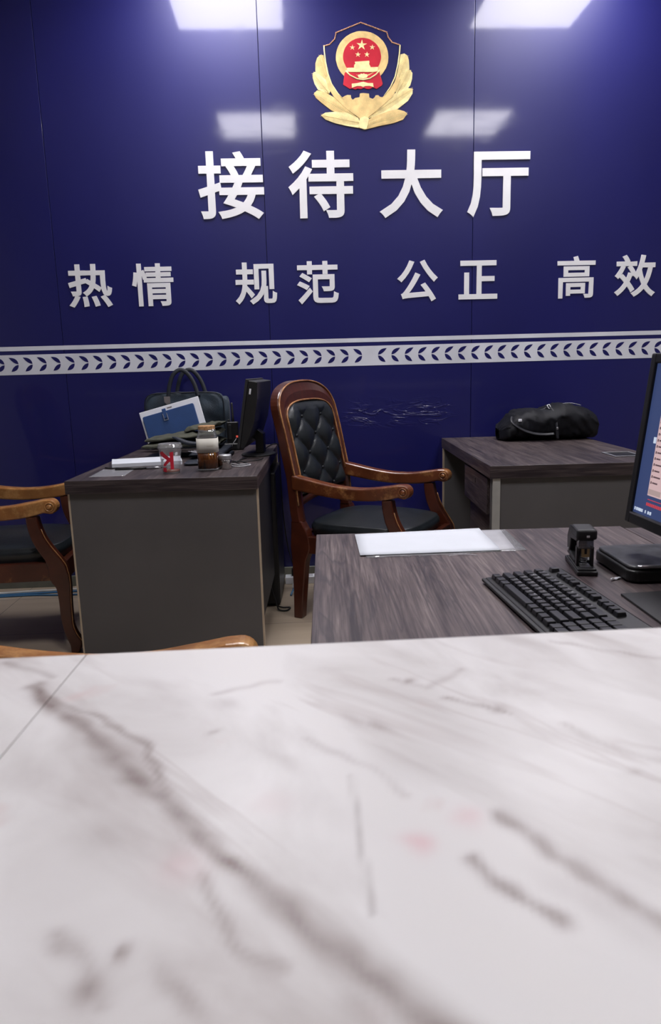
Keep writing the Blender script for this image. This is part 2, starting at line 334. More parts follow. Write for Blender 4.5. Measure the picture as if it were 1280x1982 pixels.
def grow(p, d):
    """mitred outward offset of a closed outline (holes, wound the other way, shrink)"""
    q = []
    for v in p:
        if not q or math.hypot(v[0] - q[-1][0], v[1] - q[-1][1]) > d * .35: q.append(v)
    while len(q) > 3 and math.hypot(q[0][0] - q[-1][0], q[0][1] - q[-1][1]) < d * .35: q.pop()
    out = []; n = len(q)
    for i in range(n):
        a, b, c = (Vector(q[i - 1]), Vector(q[i]), Vector(q[(i + 1) % n]))
        e, f = (b - a).normalized(), (c - b).normalized()
        n1, n2 = Vector((e.y, -e.x)), Vector((f.y, -f.x)); m = n1 + n2
        if m.length < .3: out.append(tuple(b + n1 * d)); out.append(tuple(b + n2 * d)); continue
        m.normalize(); out.append(tuple(b + m * min(d / max(.2, m.dot(n1)), d * 2.2)))
    return out
def split_loops(p):
    """cut a closed outline at its own crossings into simple loops"""
    n = len(p)
    for i in range(n):
        a, b = p[i], p[(i + 1) % n]
        for j in range(i + 2, n):
            if i == 0 and j == n - 1: continue
            c, d = p[j], p[(j + 1) % n]
            den = (b[0] - a[0]) * (d[1] - c[1]) - (b[1] - a[1]) * (d[0] - c[0])
            if abs(den) < 1e-15: continue
            t = ((c[0] - a[0]) * (d[1] - c[1]) - (c[1] - a[1]) * (d[0] - c[0])) / den
            u = ((c[0] - a[0]) * (b[1] - a[1]) - (c[1] - a[1]) * (b[0] - a[0])) / den
            if 0 < t < 1 and 0 < u < 1:
                x = (a[0] + (b[0] - a[0]) * t, a[1] + (b[1] - a[1]) * t)
                return split_loops([x] + p[i + 1:j + 1]) + split_loops([x] + p[j + 1:] + p[:i + 1])
    return [p]
def fill_outline(name, polys, depth):
    cu = bpy.data.curves.new(name, 'CURVE'); cu.dimensions = '2D'; cu.fill_mode = 'BOTH'; cu.extrude = depth / 2
    for pl in polys:
        s = cu.splines.new('POLY'); s.points.add(len(pl) - 1); s.use_cyclic_u = True
        for k, p in enumerate(pl): s.points[k].co = (p[0], p[1], 0, 1)
    o = bpy.data.objects.new(name, cu); COL.objects.link(o)
    dg = bpy.context.evaluated_depsgraph_get(); dg.update()
    me = bpy.data.meshes.new_from_object(o.evaluated_get(dg))
    bpy.data.objects.remove(o); bpy.data.curves.remove(cu)
    for v in me.vertices: x, z, d = v.co; v.co = (x, -(d + depth / 2), z)
    return me
def shift(bm, dx=0, dy=0, dz=0): bmesh.ops.translate(bm, vec=(dx, dy, dz), verts=bm.verts); return bm
def interp(x, tab):
    for (a, va), (b, vb) in zip(tab, tab[1:]):
        if x <= b: t = max(0, min(1, (x - a) / (b - a))); return va + (vb - va) * t
    return tab[-1][1]
NZ = lambda x, y, z: noise.noise(Vector((x, y, z)))

# ------------------------------------------------------------------ the room
WA = 0.045106; WD = 3.8708                                  # the blue wall runs at a slight angle to the desks
def on_wall(o): o.location = (0, WD, 0); o.rotation_euler = (0, 0, WA); return o      # local x along the wall, -y into the room
def W(u, off, z=0.0): return Vector((u * math.cos(WA) + off * math.sin(WA), WD + u * math.sin(WA) - off * math.cos(WA), z))
RX0, RX1, RD = -2.9, 3.6, 7.2
struct(on_wall(obj('floor', bx(RX0, RX1, -RD, .1, -.05, 0), M['floor'])))
struct(on_wall(obj('ceiling', bx(RX0, RX1, -RD, .1, CEIL, CEIL + .08), M['ceil'])))
bm = bmesh.new(); SEAMS = [RX0, -2.42, -1.351, -.281, .786, 1.855, 2.92, RX1]
for a, b in zip(SEAMS, SEAMS[1:]): add_box(bm, a + .0012, b - .0012, 0, .012, 0, CEIL)
add_box(bm, RX0, RX1, .012, .1, 0, CEIL, mi=1)
struct(on_wall(obj('wall_back', bm, [M['wall'], M['groove']], bevel=.0012, seg=2)))
struct(on_wall(obj('wall_left', bx(RX0 - .1, RX0, -RD, .1, 0, CEIL), M['plaster'])))
struct(on_wall(obj('wall_right', bx(RX1, RX1 + .1, -RD, .1, 0, CEIL), M['plaster'])))
struct(on_wall(obj('wall_front', bx(RX0 - .1, RX1 + .1, -RD - .1, -RD, 0, CEIL), M['hall'])))
struct(on_wall(obj('baseboard_back', bx(RX0, RX1, -.014, 0, 0, .058), M['skirt'], bevel=.003)))

for k, (u, off) in enumerate(PANELS):
    row = 'near the blue wall' if off < 1 else 'over the middle of the office'
    side = 'left' if u < .5 else 'right'
    p = W(u, off, CEIL)
    t = thing('ceiling_light', 'square white ceiling light panel %s, %s one of its pair' % (row, side), 'ceiling light', p, WA, 'ceiling light panels')
    fr = bmesh.new(); s = .315
    for a in ((-s, s, -s, -s + .015), (-s, s, s - .015, s), (-s, -s + .015, -s + .015, s - .015), (s - .015, s, -s + .015, s - .015)): add_box(fr, *a, -.012, 0)
    obj('frame', fr, M['alu'], t)
    obj('diffuser', bx(-s + .015, s - .015, -s + .015, s - .015, -.008, -.001), M['lamp'], t)

# ------------------------------------------------------------------ wall lettering
GLYPH = {
  '接': [[[456,635],[478,603],[498,568],[515,534],[528,504],[588,532],[575,561],[557,593],[536,627],[513,659]],[[160,839],[160,638],[41,638],[41,568],[160,568],[160,347],[123,336],[89,326],[57,317],[28,309],[47,235],[160,272],[160,9],[159,1],[156,-4],[151,-7],[143,-8],[57,-7],[64,-24],[70,-43],[75,-61],[78,-77],[118,-77],[150,-75],[176,-70],[196,-63],[211,-52],[222,-37],[228,-17],[230,10],[230,295],[329,327],[319,397],[230,369],[230,568],[330,568],[330,638],[230,638],[230,839]],[[568,821],[580,801],[592,779],[604,757],[614,735],[383,735],[383,669],[926,669],[926,735],[693,735],[681,759],[667,784],[652,809],[637,832]],[[769,658],[752,620],[731,578],[707,537],[684,501],[348,501],[348,436],[952,436],[952,501],[758,501],[779,532],[799,566],[820,602],[840,637]],[[765,261],[748,216],[727,176],[701,140],[671,108],[629,125],[587,140],[545,155],[504,168],[519,190],[534,213],[549,236],[564,261]],[[400,136],[450,120],[502,102],[554,83],[606,62],[549,36],[482,14],[406,-2],[320,-14],[329,-27],[338,-44],[346,-61],[352,-78],[453,-60],[542,-36],[618,-7],[682,29],[742,1],[796,-27],[845,-55],[886,-82],[935,-25],[895,1],[848,27],[796,52],[741,78],[773,116],[801,159],[823,208],[840,261],[963,261],[963,326],[601,326],[613,349],[625,372],[636,395],[646,418],[576,431],[565,406],[552,380],[539,353],[524,326],[335,326],[335,261],[486,261],[464,227],[442,194],[421,164]]],
  '待': [[[415,204],[450,160],[484,113],[513,67],[534,26],[598,64],[576,104],[547,149],[512,194],[477,236]],[[255,838],[215,783],[163,728],[104,676],[44,632],[54,618],[65,602],[75,585],[83,570],[150,621],[215,680],[275,744],[325,810]],[[606,835],[606,710],[386,710],[386,642],[606,642],[606,515],[327,515],[327,446],[747,446],[747,334],[339,334],[339,265],[747,265],[747,11],[746,3],[742,-3],[736,-6],[726,-7],[707,-8],[677,-8],[638,-8],[594,-6],[602,-23],[609,-42],[615,-61],[619,-78],[673,-78],[717,-77],[752,-73],[780,-66],[799,-55],[812,-39],[819,-18],[821,11],[821,265],[955,265],[955,334],[821,334],[821,446],[962,446],[962,515],[681,515],[681,642],[910,642],[910,710],[681,710],[681,835]],[[272,617],[223,540],[163,467],[97,401],[29,345],[40,328],[52,308],[62,287],[69,271],[98,296],[127,323],[156,352],[185,382],[185,-79],[257,-79],[257,468],[279,498],[300,529],[320,560],[338,591]]],
  '大': [[[461,839],[460,776],[459,706],[455,631],[446,553],[62,553],[62,476],[433,476],[390,334],[317,199],[204,80],[43,-16],[59,-30],[75,-46],[89,-63],[100,-78],[259,20],[374,140],[452,276],[501,419],[569,258],[658,120],[768,6],[902,-78],[914,-60],[928,-41],[943,-23],[958,-8],[824,71],[714,182],[627,319],[563,476],[942,476],[942,553],[526,553],[534,631],[539,705],[541,775],[542,839]]],
  '厅': [[[126,778],[126,437],[124,322],[112,200],[85,80],[34,-29],[50,-38],[67,-50],[84,-64],[97,-76],[152,42],[184,176],[198,311],[202,437],[202,705],[953,705],[953,778]],[[258,550],[258,478],[582,478],[582,20],[581,9],[577,2],[569,-2],[556,-3],[532,-4],[494,-4],[446,-3],[392,-2],[400,-19],[409,-39],[415,-59],[420,-77],[484,-77],[537,-75],[579,-71],[611,-64],[634,-53],[649,-37],[657,-13],[659,19],[659,478],[932,478],[932,550]]],
  '热': [[[343,111],[351,63],[358,14],[362,-34],[363,-74],[437,-63],[435,-24],[429,23],[421,71],[412,118]],[[549,113],[568,66],[586,16],[600,-31],[610,-72],[684,-56],[673,-16],[658,31],[639,80],[619,126]],[[756,118],[794,68],[831,14],[863,-38],[887,-84],[958,-51],[932,-6],[899,45],[861,97],[822,146]],[[174,140],[146,87],[113,35],[78,-13],[43,-53],[113,-82],[148,-38],[183,13],[216,67],[244,121]],[[216,839],[216,700],[66,700],[66,630],[216,630],[216,476],[46,432],[64,360],[216,403],[216,251],[215,243],[212,239],[206,236],[198,235],[184,235],[161,235],[131,235],[98,235],[105,219],[112,202],[117,184],[120,168],[164,168],[201,170],[229,174],[251,181],[267,191],[278,206],[284,225],[286,251],[286,423],[414,459],[405,527],[286,495],[286,630],[403,630],[403,700],[286,700],[286,839]],[[566,841],[564,696],[428,696],[428,631],[561,631],[558,583],[554,538],[548,496],[541,457],[458,506],[421,454],[445,440],[470,425],[496,408],[522,392],[497,339],[464,293],[421,253],[368,219],[381,208],[394,194],[407,179],[416,165],[473,202],[519,246],[555,296],[583,352],[617,328],[649,305],[677,283],[701,264],[740,323],[713,344],[680,368],[644,393],[604,418],[615,465],[623,517],[628,572],[632,631],[767,631],[767,433],[779,285],[813,192],[882,161],[919,168],[945,191],[962,237],[972,308],[957,313],[941,320],[926,328],[913,337],[910,285],[904,251],[896,233],[885,227],[854,256],[839,344],[835,490],[839,696],[635,696],[638,841]]],
  '情': [[[152,840],[152,-79],[220,-79],[220,840]],[[73,647],[67,584],[57,515],[43,448],[27,390],[86,370],[102,433],[115,503],[124,575],[129,640]],[[229,674],[245,636],[260,597],[273,559],[282,526],[335,552],[325,583],[312,619],[296,657],[279,694]],[[446,210],[808,210],[808,134],[446,134]],[[446,267],[446,342],[808,342],[808,267]],[[590,840],[590,762],[334,762],[334,704],[590,704],[590,640],[358,640],[358,585],[590,585],[590,516],[304,516],[304,458],[958,458],[958,516],[664,516],[664,585],[903,585],[903,640],[664,640],[664,704],[928,704],[928,762],[664,762],[664,840]],[[376,400],[376,-79],[446,-79],[446,77],[808,77],[808,5],[807,-3],[804,-8],[798,-11],[790,-12],[774,-13],[747,-13],[714,-12],[677,-11],[684,-26],[690,-43],[696,-60],[699,-76],[747,-76],[787,-74],[819,-71],[843,-64],[860,-54],[872,-40],[877,-21],[879,4],[879,400]]],
  '规': [[[476,791],[476,259],[548,259],[548,725],[824,725],[824,259],[899,259],[899,791]],[[208,830],[208,674],[65,674],[65,604],[208,604],[208,505],[207,442],[43,442],[43,371],[204,371],[191,267],[162,164],[112,67],[36,-17],[50,-29],[66,-43],[79,-57],[90,-70],[153,-2],[200,74],[234,155],[256,239],[291,195],[327,147],[359,103],[383,67],[435,123],[405,160],[358,216],[309,273],[269,316],[275,371],[428,371],[428,442],[278,442],[279,506],[279,604],[416,604],[416,674],[279,674],[279,830]],[[652,640],[652,448],[643,327],[604,202],[519,82],[368,-25],[380,-36],[394,-51],[406,-66],[415,-79],[516,-15],[593,58],[649,136],[686,217],[686,27],[691,-15],[707,-41],[735,-55],[776,-59],[857,-59],[906,-50],[936,-20],[951,41],[959,137],[944,141],[929,148],[913,156],[898,166],[894,82],[888,31],[876,7],[857,1],[786,1],[770,3],[760,8],[755,18],[753,35],[753,290],[707,290],[714,330],[719,370],[721,409],[722,447],[722,640]]],
  '范': [[[75,-15],[127,-77],[185,-17],[244,49],[303,116],[358,181],[317,238],[255,168],[191,99],[129,36]],[[116,528],[164,501],[214,470],[261,441],[299,415],[342,472],[303,496],[256,523],[206,551],[158,577]],[[56,338],[106,314],[157,288],[206,262],[244,239],[286,297],[246,319],[198,343],[146,367],[97,389]],[[410,541],[410,65],[417,2],[443,-38],[491,-57],[565,-63],[815,-63],[882,-54],[924,-25],[947,29],[960,115],[942,120],[923,127],[904,136],[888,145],[881,76],[869,34],[847,14],[811,9],[568,9],[527,11],[502,19],[490,36],[487,65],[487,470],[796,470],[796,288],[795,280],[792,275],[785,271],[773,270],[752,269],[718,269],[674,270],[623,271],[632,254],[641,236],[647,217],[652,200],[710,200],[759,202],[797,205],[827,212],[849,223],[862,239],[869,260],[871,288],[871,541]],[[638,840],[638,753],[359,753],[359,840],[283,840],[283,753],[58,753],[58,683],[283,683],[283,586],[359,586],[359,683],[638,683],[638,586],[715,586],[715,683],[944,683],[944,753],[715,753],[715,840]]],
  '公': [[[324,811],[272,700],[208,597],[133,504],[51,428],[68,417],[87,402],[106,387],[120,374],[202,458],[279,557],[347,669],[404,789]],[[665,819],[592,789],[658,674],[736,561],[819,458],[901,374],[914,390],[931,408],[948,424],[964,438],[883,513],[801,608],[725,713]],[[161,-14],[200,-5],[287,5],[467,18],[781,39],[800,9],[818,-20],[834,-48],[848,-73],[922,-33],[876,43],[816,131],[749,221],[681,306],[611,274],[641,235],[673,194],[704,152],[734,109],[266,82],[340,175],[413,278],[482,387],[547,500],[465,535],[399,411],[329,297],[266,205],[223,149],[197,117],[174,92],[152,74],[132,65],[141,46],[149,24],[156,2]]],
  '正': [[[188,510],[188,38],[52,38],[52,-35],[950,-35],[950,38],[565,38],[565,353],[878,353],[878,426],[565,426],[565,693],[917,693],[917,767],[90,767],[90,693],[486,693],[486,38],[265,38],[265,510]]],
  '高': [[[286,559],[719,559],[719,468],[286,468]],[[211,614],[211,413],[797,413],[797,614]],[[441,826],[470,736],[59,736],[59,670],[937,670],[937,736],[553,736],[544,762],[534,789],[524,817],[513,843]],[[96,357],[96,-79],[168,-79],[168,294],[830,294],[830,-1],[829,-8],[826,-13],[821,-15],[813,-16],[798,-16],[774,-16],[743,-16],[711,-15],[718,-28],[725,-43],[731,-58],[735,-72],[779,-72],[816,-71],[846,-69],[869,-63],[886,-54],[897,-42],[903,-24],[905,0],[905,357]],[[281,235],[281,-21],[352,-21],[352,29],[706,29],[706,235]],[[352,179],[638,179],[638,85],[352,85]]],
  '效': [[[169,600],[142,542],[110,485],[73,431],[35,384],[48,374],[63,362],[77,349],[88,339],[128,390],[167,450],[203,515],[234,581]],[[334,573],[368,529],[399,483],[426,437],[445,396],[505,431],[485,471],[457,516],[425,561],[390,603]],[[201,816],[223,786],[243,754],[260,723],[273,694],[58,694],[58,626],[513,626],[513,694],[286,694],[341,719],[327,747],[309,779],[287,811],[263,841]],[[138,360],[168,330],[199,298],[229,264],[259,230],[214,161],[162,99],[103,45],[38,-1],[52,-13],[67,-27],[81,-42],[91,-55],[152,-8],[209,46],[260,106],[306,173],[337,132],[365,93],[389,56],[408,23],[468,70],[444,108],[415,150],[381,194],[344,240],[364,283],[383,328],[400,375],[415,424],[344,437],[334,400],[322,365],[308,330],[294,297],[269,324],[244,350],[218,376],[194,400]],[[657,588],[824,588],[807,491],[786,402],[759,320],[726,246],[697,309],[672,376],[651,446],[633,518]],[[645,841],[619,710],[584,586],[540,476],[484,383],[497,371],[512,355],[525,339],[535,326],[550,348],[564,370],[577,394],[590,419],[610,354],[632,291],[657,232],[684,176],[636,114],[580,60],[515,13],[440,-27],[453,-39],[468,-55],[482,-70],[492,-83],[560,-43],[621,2],[676,53],[723,109],[764,52],[810,2],[859,-42],[914,-79],[925,-64],[939,-47],[953,-32],[967,-19],[909,17],[856,62],[809,114],[766,174],[810,261],[846,359],[875,468],[897,588],[954,588],[954,658],[677,658],[688,700],[698,743],[707,786],[715,830]]]}
SIGN = {'接': (-.609, -.281, 1.891, 2.210), '待': (-.156, .171, 1.888, 2.206), '大': (.308, .625, 1.885, 2.206), '厅': (.757, 1.077, 1.884, 2.192),
        '热': (-1.296, -1.078, 1.477, 1.688), '情': (-.974, -.764, 1.475, 1.685), '规': (-.449, -.236, 1.473, 1.680), '范': (-.129, .084, 1.469, 1.680),
        '公': (.393, .602, 1.469, 1.675), '正': (.714, .920, 1.473, 1.667), '高': (1.238, 1.441, 1.466, 1.679), '效': (1.550, 1.767, 1.468, 1.679)}
for ch, (x0, x1, z0, z1) in SIGN.items():
    big = ch in '接待大厅'
    off = (.0068 if big else .0044); 
    if ch == '高': off = .0036
    P = GLYPH[ch]; xs = [p[0] for q in P for p in q]; zs = [p[1] for q in P for p in q]
    ax, bx_, az, bz = min(xs), max(xs), min(zs), max(zs)
    sx = (x1 - x0 - 2 * off) / (bx_ - ax); sz = (z1 - z0 - 2 * off) / (bz - az)
    cx, cz = (x0 + x1) / 2, (z0 + z1) / 2
    polys = [[((p[0] - (ax + bx_) / 2) * sx, (p[1] - (az + bz) / 2) * sz) for p in q] for q in P]
    o = obj('wall_letter', outline_mesh('t', polys, .006 if big else .004, off), M['letter'])
    for v in o.data.vertices: v.co.x += cx; v.co.z += cz
    on_wall(o)
    tag(o, ('large white Chinese character %s in the top heading on the blue wall' if big else 'small white Chinese character %s in the slogan row on the blue wall') % ch, 'letter', 'heading characters' if big else 'slogan characters')

bm = bmesh.new(); add_box(bm, RX0, RX1, -.0012, 0, 1.2675, 1.2890)
tag(on_wall(obj('wall_stripe', bm, M['band'])), 'thin plain white stripe running along the blue wall above the leaf border', 'wall stripe')
bm = bmesh.new(); add_box(bm, RX0, RX1, -.0012, 0, 1.1460, 1.2475)
def bez(p0, p1, p2, n=8): return [((1 - t) ** 2 * p0[0] + 2 * (1 - t) * t * p1[0] + t * t * p2[0], (1 - t) ** 2 * p0[1] + 2 * (1 - t) * t * p1[1] + t * t * p2[1]) for t in [i / n for i in range(n + 1)]]
def leaf(cx, d):
    up = bez((-.047, .035), (-.004, .036), (0, .002)) + bez((0, .002), (-.024, .002), (-.047, .035))[1:-1]
    dn = bez((-.040, -.036), (-.002, -.036), (0, -.002)) + bez((0, -.002), (-.026, -.003), (-.040, -.036))[1:-1]
    for pl in (up, dn): add_prism(bm, [(cx + d * x, 1.199 + z) for x, z in pl], -.0017, -.0012, 'y', 1)
k = 0
while .2 - k * .0715 > RX0 + .1: leaf(.2 - k * .0715, 1); k += 1
k = 0
while .285 + k * .0715 < RX1 - .1: leaf(.285 + k * .0715, -1); k += 1
tag(on_wall(obj('leaf_border', bm, [M['band'], M['leafblue']])), 'wide white border with navy leaf chevrons along the blue wall', 'wall border')

# ------------------------------------------------------------------ emblem
EMB = {"leaf":[[[0.037,2.64],[0.02,2.641],[0.005,2.628],[-0.004,2.604],[-0.005,2.571],[-0.001,2.55],[0.026,2.53],[0.054,2.522],[0.059,2.538],[0.051,2.582],[0.04,2.625]],[[-0.018,2.561],[-0.006,2.566],[0.02,2.549],[0.055,2.522],[0.073,2.495],[0.06,2.467],[0.036,2.473],[0.006,2.484],[-0.011,2.512],[-0.019,2.539]],[[-0.016,2.468],[0.0,2.482],[0.042,2.473],[0.101,2.44],[0.16,2.39],[0.196,2.356],[0.141,2.362],[0.07,2.39],[0.023,2.424],[-0.007,2.449]],[[0.016,2.369],[0.039,2.381],[0.088,2.385],[0.148,2.379],[0.202,2.356],[0.211,2.331],[0.204,2.309],[0.147,2.318],[0.086,2.332],[0.038,2.349]],[[0.416,2.641],[0.435,2.645],[0.45,2.636],[0.457,2.617],[0.46,2.579],[0.452,2.546],[0.428,2.527],[0.398,2.519],[0.393,2.536],[0.404,2.579],[0.412,2.623]],[[0.464,2.572],[0.475,2.557],[0.473,2.53],[0.464,2.502],[0.44,2.475],[0.397,2.465],[0.376,2.487],[0.398,2.519],[0.44,2.557]],[[0.476,2.486],[0.475,2.464],[0.452,2.431],[0.403,2.396],[0.329,2.366],[0.275,2.355],[0.244,2.355],[0.293,2.394],[0.342,2.438],[0.403,2.476],[0.452,2.489]],[[0.448,2.373],[0.427,2.345],[0.378,2.329],[0.304,2.316],[0.243,2.303],[0.235,2.317],[0.244,2.344],[0.293,2.366],[0.354,2.385],[0.397,2.393],[0.433,2.384]]],"band":[[[0.055,2.549],[0.074,2.506],[0.102,2.467],[0.131,2.437],[0.232,2.361],[0.232,2.347],[0.208,2.353],[0.142,2.398],[0.083,2.451],[0.055,2.495],[0.044,2.533]],[[0.397,2.547],[0.384,2.514],[0.361,2.481],[0.324,2.448],[0.232,2.361],[0.232,2.347],[0.25,2.355],[0.318,2.405],[0.373,2.448],[0.397,2.487],[0.413,2.53]]],"stem":[[0.208,2.353],[0.234,2.361],[0.256,2.353],[0.243,2.303],[0.232,2.301],[0.206,2.309]],"wall":[[0.122,2.448],[0.138,2.456],[0.15,2.46],[0.167,2.459],[0.168,2.447],[0.176,2.438],[0.189,2.446],[0.21,2.449],[0.212,2.466],[0.228,2.468],[0.257,2.465],[0.259,2.447],[0.276,2.441],[0.285,2.448],[0.29,2.457],[0.303,2.458],[0.312,2.45],[0.324,2.448],[0.318,2.435],[0.232,2.359],[0.22,2.366],[0.149,2.417]],"shield":[[0.042,2.679],[0.067,2.686],[0.093,2.71],[0.101,2.737],[0.222,2.78],[0.348,2.738],[0.355,2.717],[0.375,2.694],[0.412,2.682],[0.411,2.655],[0.401,2.596],[0.387,2.541],[0.364,2.498],[0.334,2.457],[0.232,2.372],[0.128,2.448],[0.102,2.473],[0.074,2.511],[0.058,2.56],[0.048,2.609],[0.043,2.652]],"top":[[0.039,2.68],[0.067,2.686],[0.093,2.71],[0.101,2.738],[0.222,2.782],[0.349,2.739],[0.356,2.717],[0.375,2.694],[0.414,2.682]],"sl":[[0.04,2.68],[0.041,2.657],[0.046,2.609],[0.055,2.56],[0.072,2.511],[0.102,2.467],[0.125,2.444]],"sr":[[0.414,2.682],[0.412,2.655],[0.403,2.596],[0.388,2.539],[0.365,2.495],[0.334,2.454]],"ring":[[0.356,2.628],[0.355,2.641],[0.353,2.654],[0.349,2.667],[0.344,2.679],[0.337,2.69],[0.329,2.701],[0.319,2.71],[0.308,2.719],[0.297,2.726],[0.284,2.733],[0.271,2.738],[0.257,2.741],[0.243,2.743],[0.228,2.744],[0.214,2.744],[0.2,2.742],[0.186,2.738],[0.172,2.733],[0.16,2.727],[0.148,2.72],[0.137,2.711],[0.127,2.702],[0.118,2.691],[0.111,2.68],[0.105,2.668],[0.101,2.656],[0.098,2.643],[0.097,2.63],[0.097,2.617],[0.1,2.604],[0.103,2.592],[0.108,2.58],[0.115,2.568],[0.123,2.557],[0.133,2.548],[0.144,2.539],[0.155,2.531],[0.168,2.525],[0.181,2.519],[0.195,2.516],[0.21,2.513],[0.224,2.513],[0.239,2.513],[0.253,2.515],[0.267,2.519],[0.281,2.524],[0.294,2.53],[0.306,2.538],[0.317,2.546],[0.327,2.556],[0.335,2.567],[0.343,2.578],[0.348,2.59],[0.353,2.602],[0.355,2.615]],"disc":[[0.32,2.631],[0.319,2.64],[0.317,2.649],[0.315,2.658],[0.311,2.667],[0.306,2.675],[0.3,2.683],[0.293,2.69],[0.285,2.696],[0.277,2.701],[0.268,2.706],[0.258,2.71],[0.248,2.712],[0.238,2.714],[0.227,2.714],[0.217,2.714],[0.206,2.712],[0.196,2.71],[0.187,2.706],[0.177,2.702],[0.169,2.697],[0.161,2.691],[0.154,2.684],[0.147,2.676],[0.142,2.668],[0.138,2.659],[0.135,2.65],[0.133,2.641],[0.132,2.632],[0.132,2.623],[0.134,2.613],[0.137,2.604],[0.141,2.596],[0.145,2.587],[0.151,2.58],[0.158,2.573],[0.166,2.566],[0.174,2.561],[0.184,2.556],[0.193,2.552],[0.203,2.55],[0.214,2.548],[0.224,2.547],[0.235,2.548],[0.245,2.549],[0.255,2.552],[0.265,2.555],[0.275,2.56],[0.283,2.565],[0.291,2.572],[0.298,2.579],[0.305,2.586],[0.31,2.594],[0.314,2.603],[0.317,2.612],[0.319,2.621]],"drape":[[0.137,2.557],[0.149,2.568],[0.176,2.562],[0.2,2.548],[0.229,2.537],[0.26,2.548],[0.293,2.566],[0.311,2.561],[0.326,2.509],[0.322,2.501],[0.308,2.493],[0.295,2.485],[0.277,2.493],[0.261,2.485],[0.247,2.485],[0.232,2.491],[0.216,2.485],[0.201,2.488],[0.189,2.483],[0.174,2.489],[0.162,2.486],[0.145,2.497],[0.13,2.505]],"rib":[[0.144,2.568],[0.164,2.548],[0.199,2.531],[0.23,2.527],[0.262,2.532],[0.293,2.55],[0.311,2.569]],"bow":[[0.172,2.51],[0.199,2.512],[0.217,2.516],[0.23,2.518],[0.253,2.512],[0.278,2.512],[0.281,2.493],[0.259,2.499],[0.238,2.498],[0.229,2.493],[0.217,2.499],[0.199,2.499],[0.173,2.491]],"gear":[[0.203,2.544],[0.207,2.551],[0.215,2.55],[0.218,2.555],[0.227,2.553],[0.233,2.556],[0.24,2.552],[0.248,2.552],[0.252,2.543],[0.247,2.536],[0.229,2.532],[0.208,2.536]],"tower":[[0.185,2.582],[0.186,2.594],[0.192,2.599],[0.189,2.608],[0.225,2.61],[0.261,2.612],[0.262,2.602],[0.26,2.598],[0.267,2.586],[0.267,2.581]],"bar":[[0.151,2.581],[0.303,2.584],[0.303,2.565],[0.284,2.561],[0.164,2.562],[0.151,2.564]],"star":[[[0.227,2.707],[0.231,2.689],[0.252,2.688],[0.234,2.679],[0.24,2.661],[0.224,2.673],[0.207,2.662],[0.215,2.679],[0.199,2.691],[0.22,2.689]],[[0.18,2.685],[0.182,2.675],[0.193,2.675],[0.184,2.67],[0.187,2.66],[0.178,2.667],[0.169,2.661],[0.174,2.67],[0.165,2.676],[0.176,2.675]],[[0.278,2.685],[0.28,2.676],[0.291,2.675],[0.282,2.67],[0.285,2.661],[0.276,2.667],[0.267,2.661],[0.271,2.671],[0.263,2.677],[0.274,2.676]],[[0.207,2.653],[0.209,2.644],[0.22,2.643],[0.211,2.638],[0.214,2.629],[0.205,2.635],[0.196,2.63],[0.2,2.639],[0.192,2.645],[0.203,2.644]],[[0.251,2.653],[0.253,2.644],[0.264,2.643],[0.255,2.638],[0.258,2.628],[0.249,2.635],[0.24,2.629],[0.245,2.639],[0.236,2.645],[0.247,2.644]]]}
em = on_wall(tag(bpy.data.objects.new('police_emblem', None), 'gold and red police shield emblem above the white heading', 'emblem')); COL.objects.link(em)
def flat(name, pl, y0, y1, m, bev=.0008): return obj(name, (lambda b: (add_prism(b, pl, -y1, -y0), b)[1])(bmesh.new()), m, em, bevel=bev, seg=1)
flat('shield_field', EMB['shield'], 0, .003, M['navyfield'])
for k, q in enumerate(EMB['leaf']):
    lf = flat('wheat_leaf', q, 0, .0035 + .0007 * (k % 4), M['gold' if k in (0, 2, 7) else 'palegold'])
    # embossed ribs, chevron-wise from the midrib
    ax = sum(p[0] for p in q) / len(q); az = sum(p[1] for p in q) / len(q)
    far = max(q, key=lambda p: (p[0] - .225) ** 2 + (p[1] - 2.32) ** 2); near = min(q, key=lambda p: (p[0] - .225) ** 2 + (p[1] - 2.32) ** 2)
    d = Vector((far[0] - near[0], far[1] - near[1])); s = Vector((-d.y, d.x)).normalized(); h = -(.0042 + .0007 * (k % 4))
    rb = bmesh.new(); n = int(d.length / .0065)
    add_tube(rb, [(near[0], h, near[1]), (far[0] - d.x * .06, h, far[1] - d.y * .06)], .0009, 4)
    for i in range(1, n):
        t = i / n; c = Vector(near) + d * t; wdt = .019 * math.sin(PI * min(1, t * .9 + .08)) ** .6
        for sg in (-1, 1):
            e = c + s * sg * wdt + d.normalized() * .008
            add_tube(rb, [(c.x, h, c.y), (e.x, h, e.y)], .00055, 4)
    obj('leaf_rib', rb, M['gold' if k not in (0, 2, 7) else 'palegold'], lf)
for q in EMB['band']: flat('branch', q, 0, .0066, M['gold'])
flat('branch_stem', EMB['stem'], 0, .0075, M['palegold'])
flat('great_wall', EMB['wall'], .003, .0062, M['gold'])
flat('ring', EMB['ring'], .003, .0060, M['gold'], .0012); flat('red_disc', EMB['disc'], .006, .0066, M['red'])
for key in ('sl', 'sr'): obj('shield_edge', tube([(p[0], -.0045, p[1]) for p in EMB[key]], .0032, 6), M['palegold'], em)
bm = bmesh.new(); P = EMB['top']
for (a, b) in zip(P, P[1:]):
    d = math.hypot(b[0] - a[0], b[1] - a[1]); n = max(1, int(d / .0068))
    for i in range(n):
        t = i / n; add_lathe(bm, [(.0005, -.0034), (.0026, -.0022), (.0034, 0), (.0026, .0022), (.0005, .0034)], (a[0] + (b[0] - a[0]) * t, -.0045, a[1] + (b[1] - a[1]) * t), 8)
add_tube(bm, [(p[0], -.0038, p[1]) for p in P], .0014, 6)
obj('beaded_edge', bm, M['copper'], em)
flat('drape', EMB['drape'], .003, .0068, M['red'])
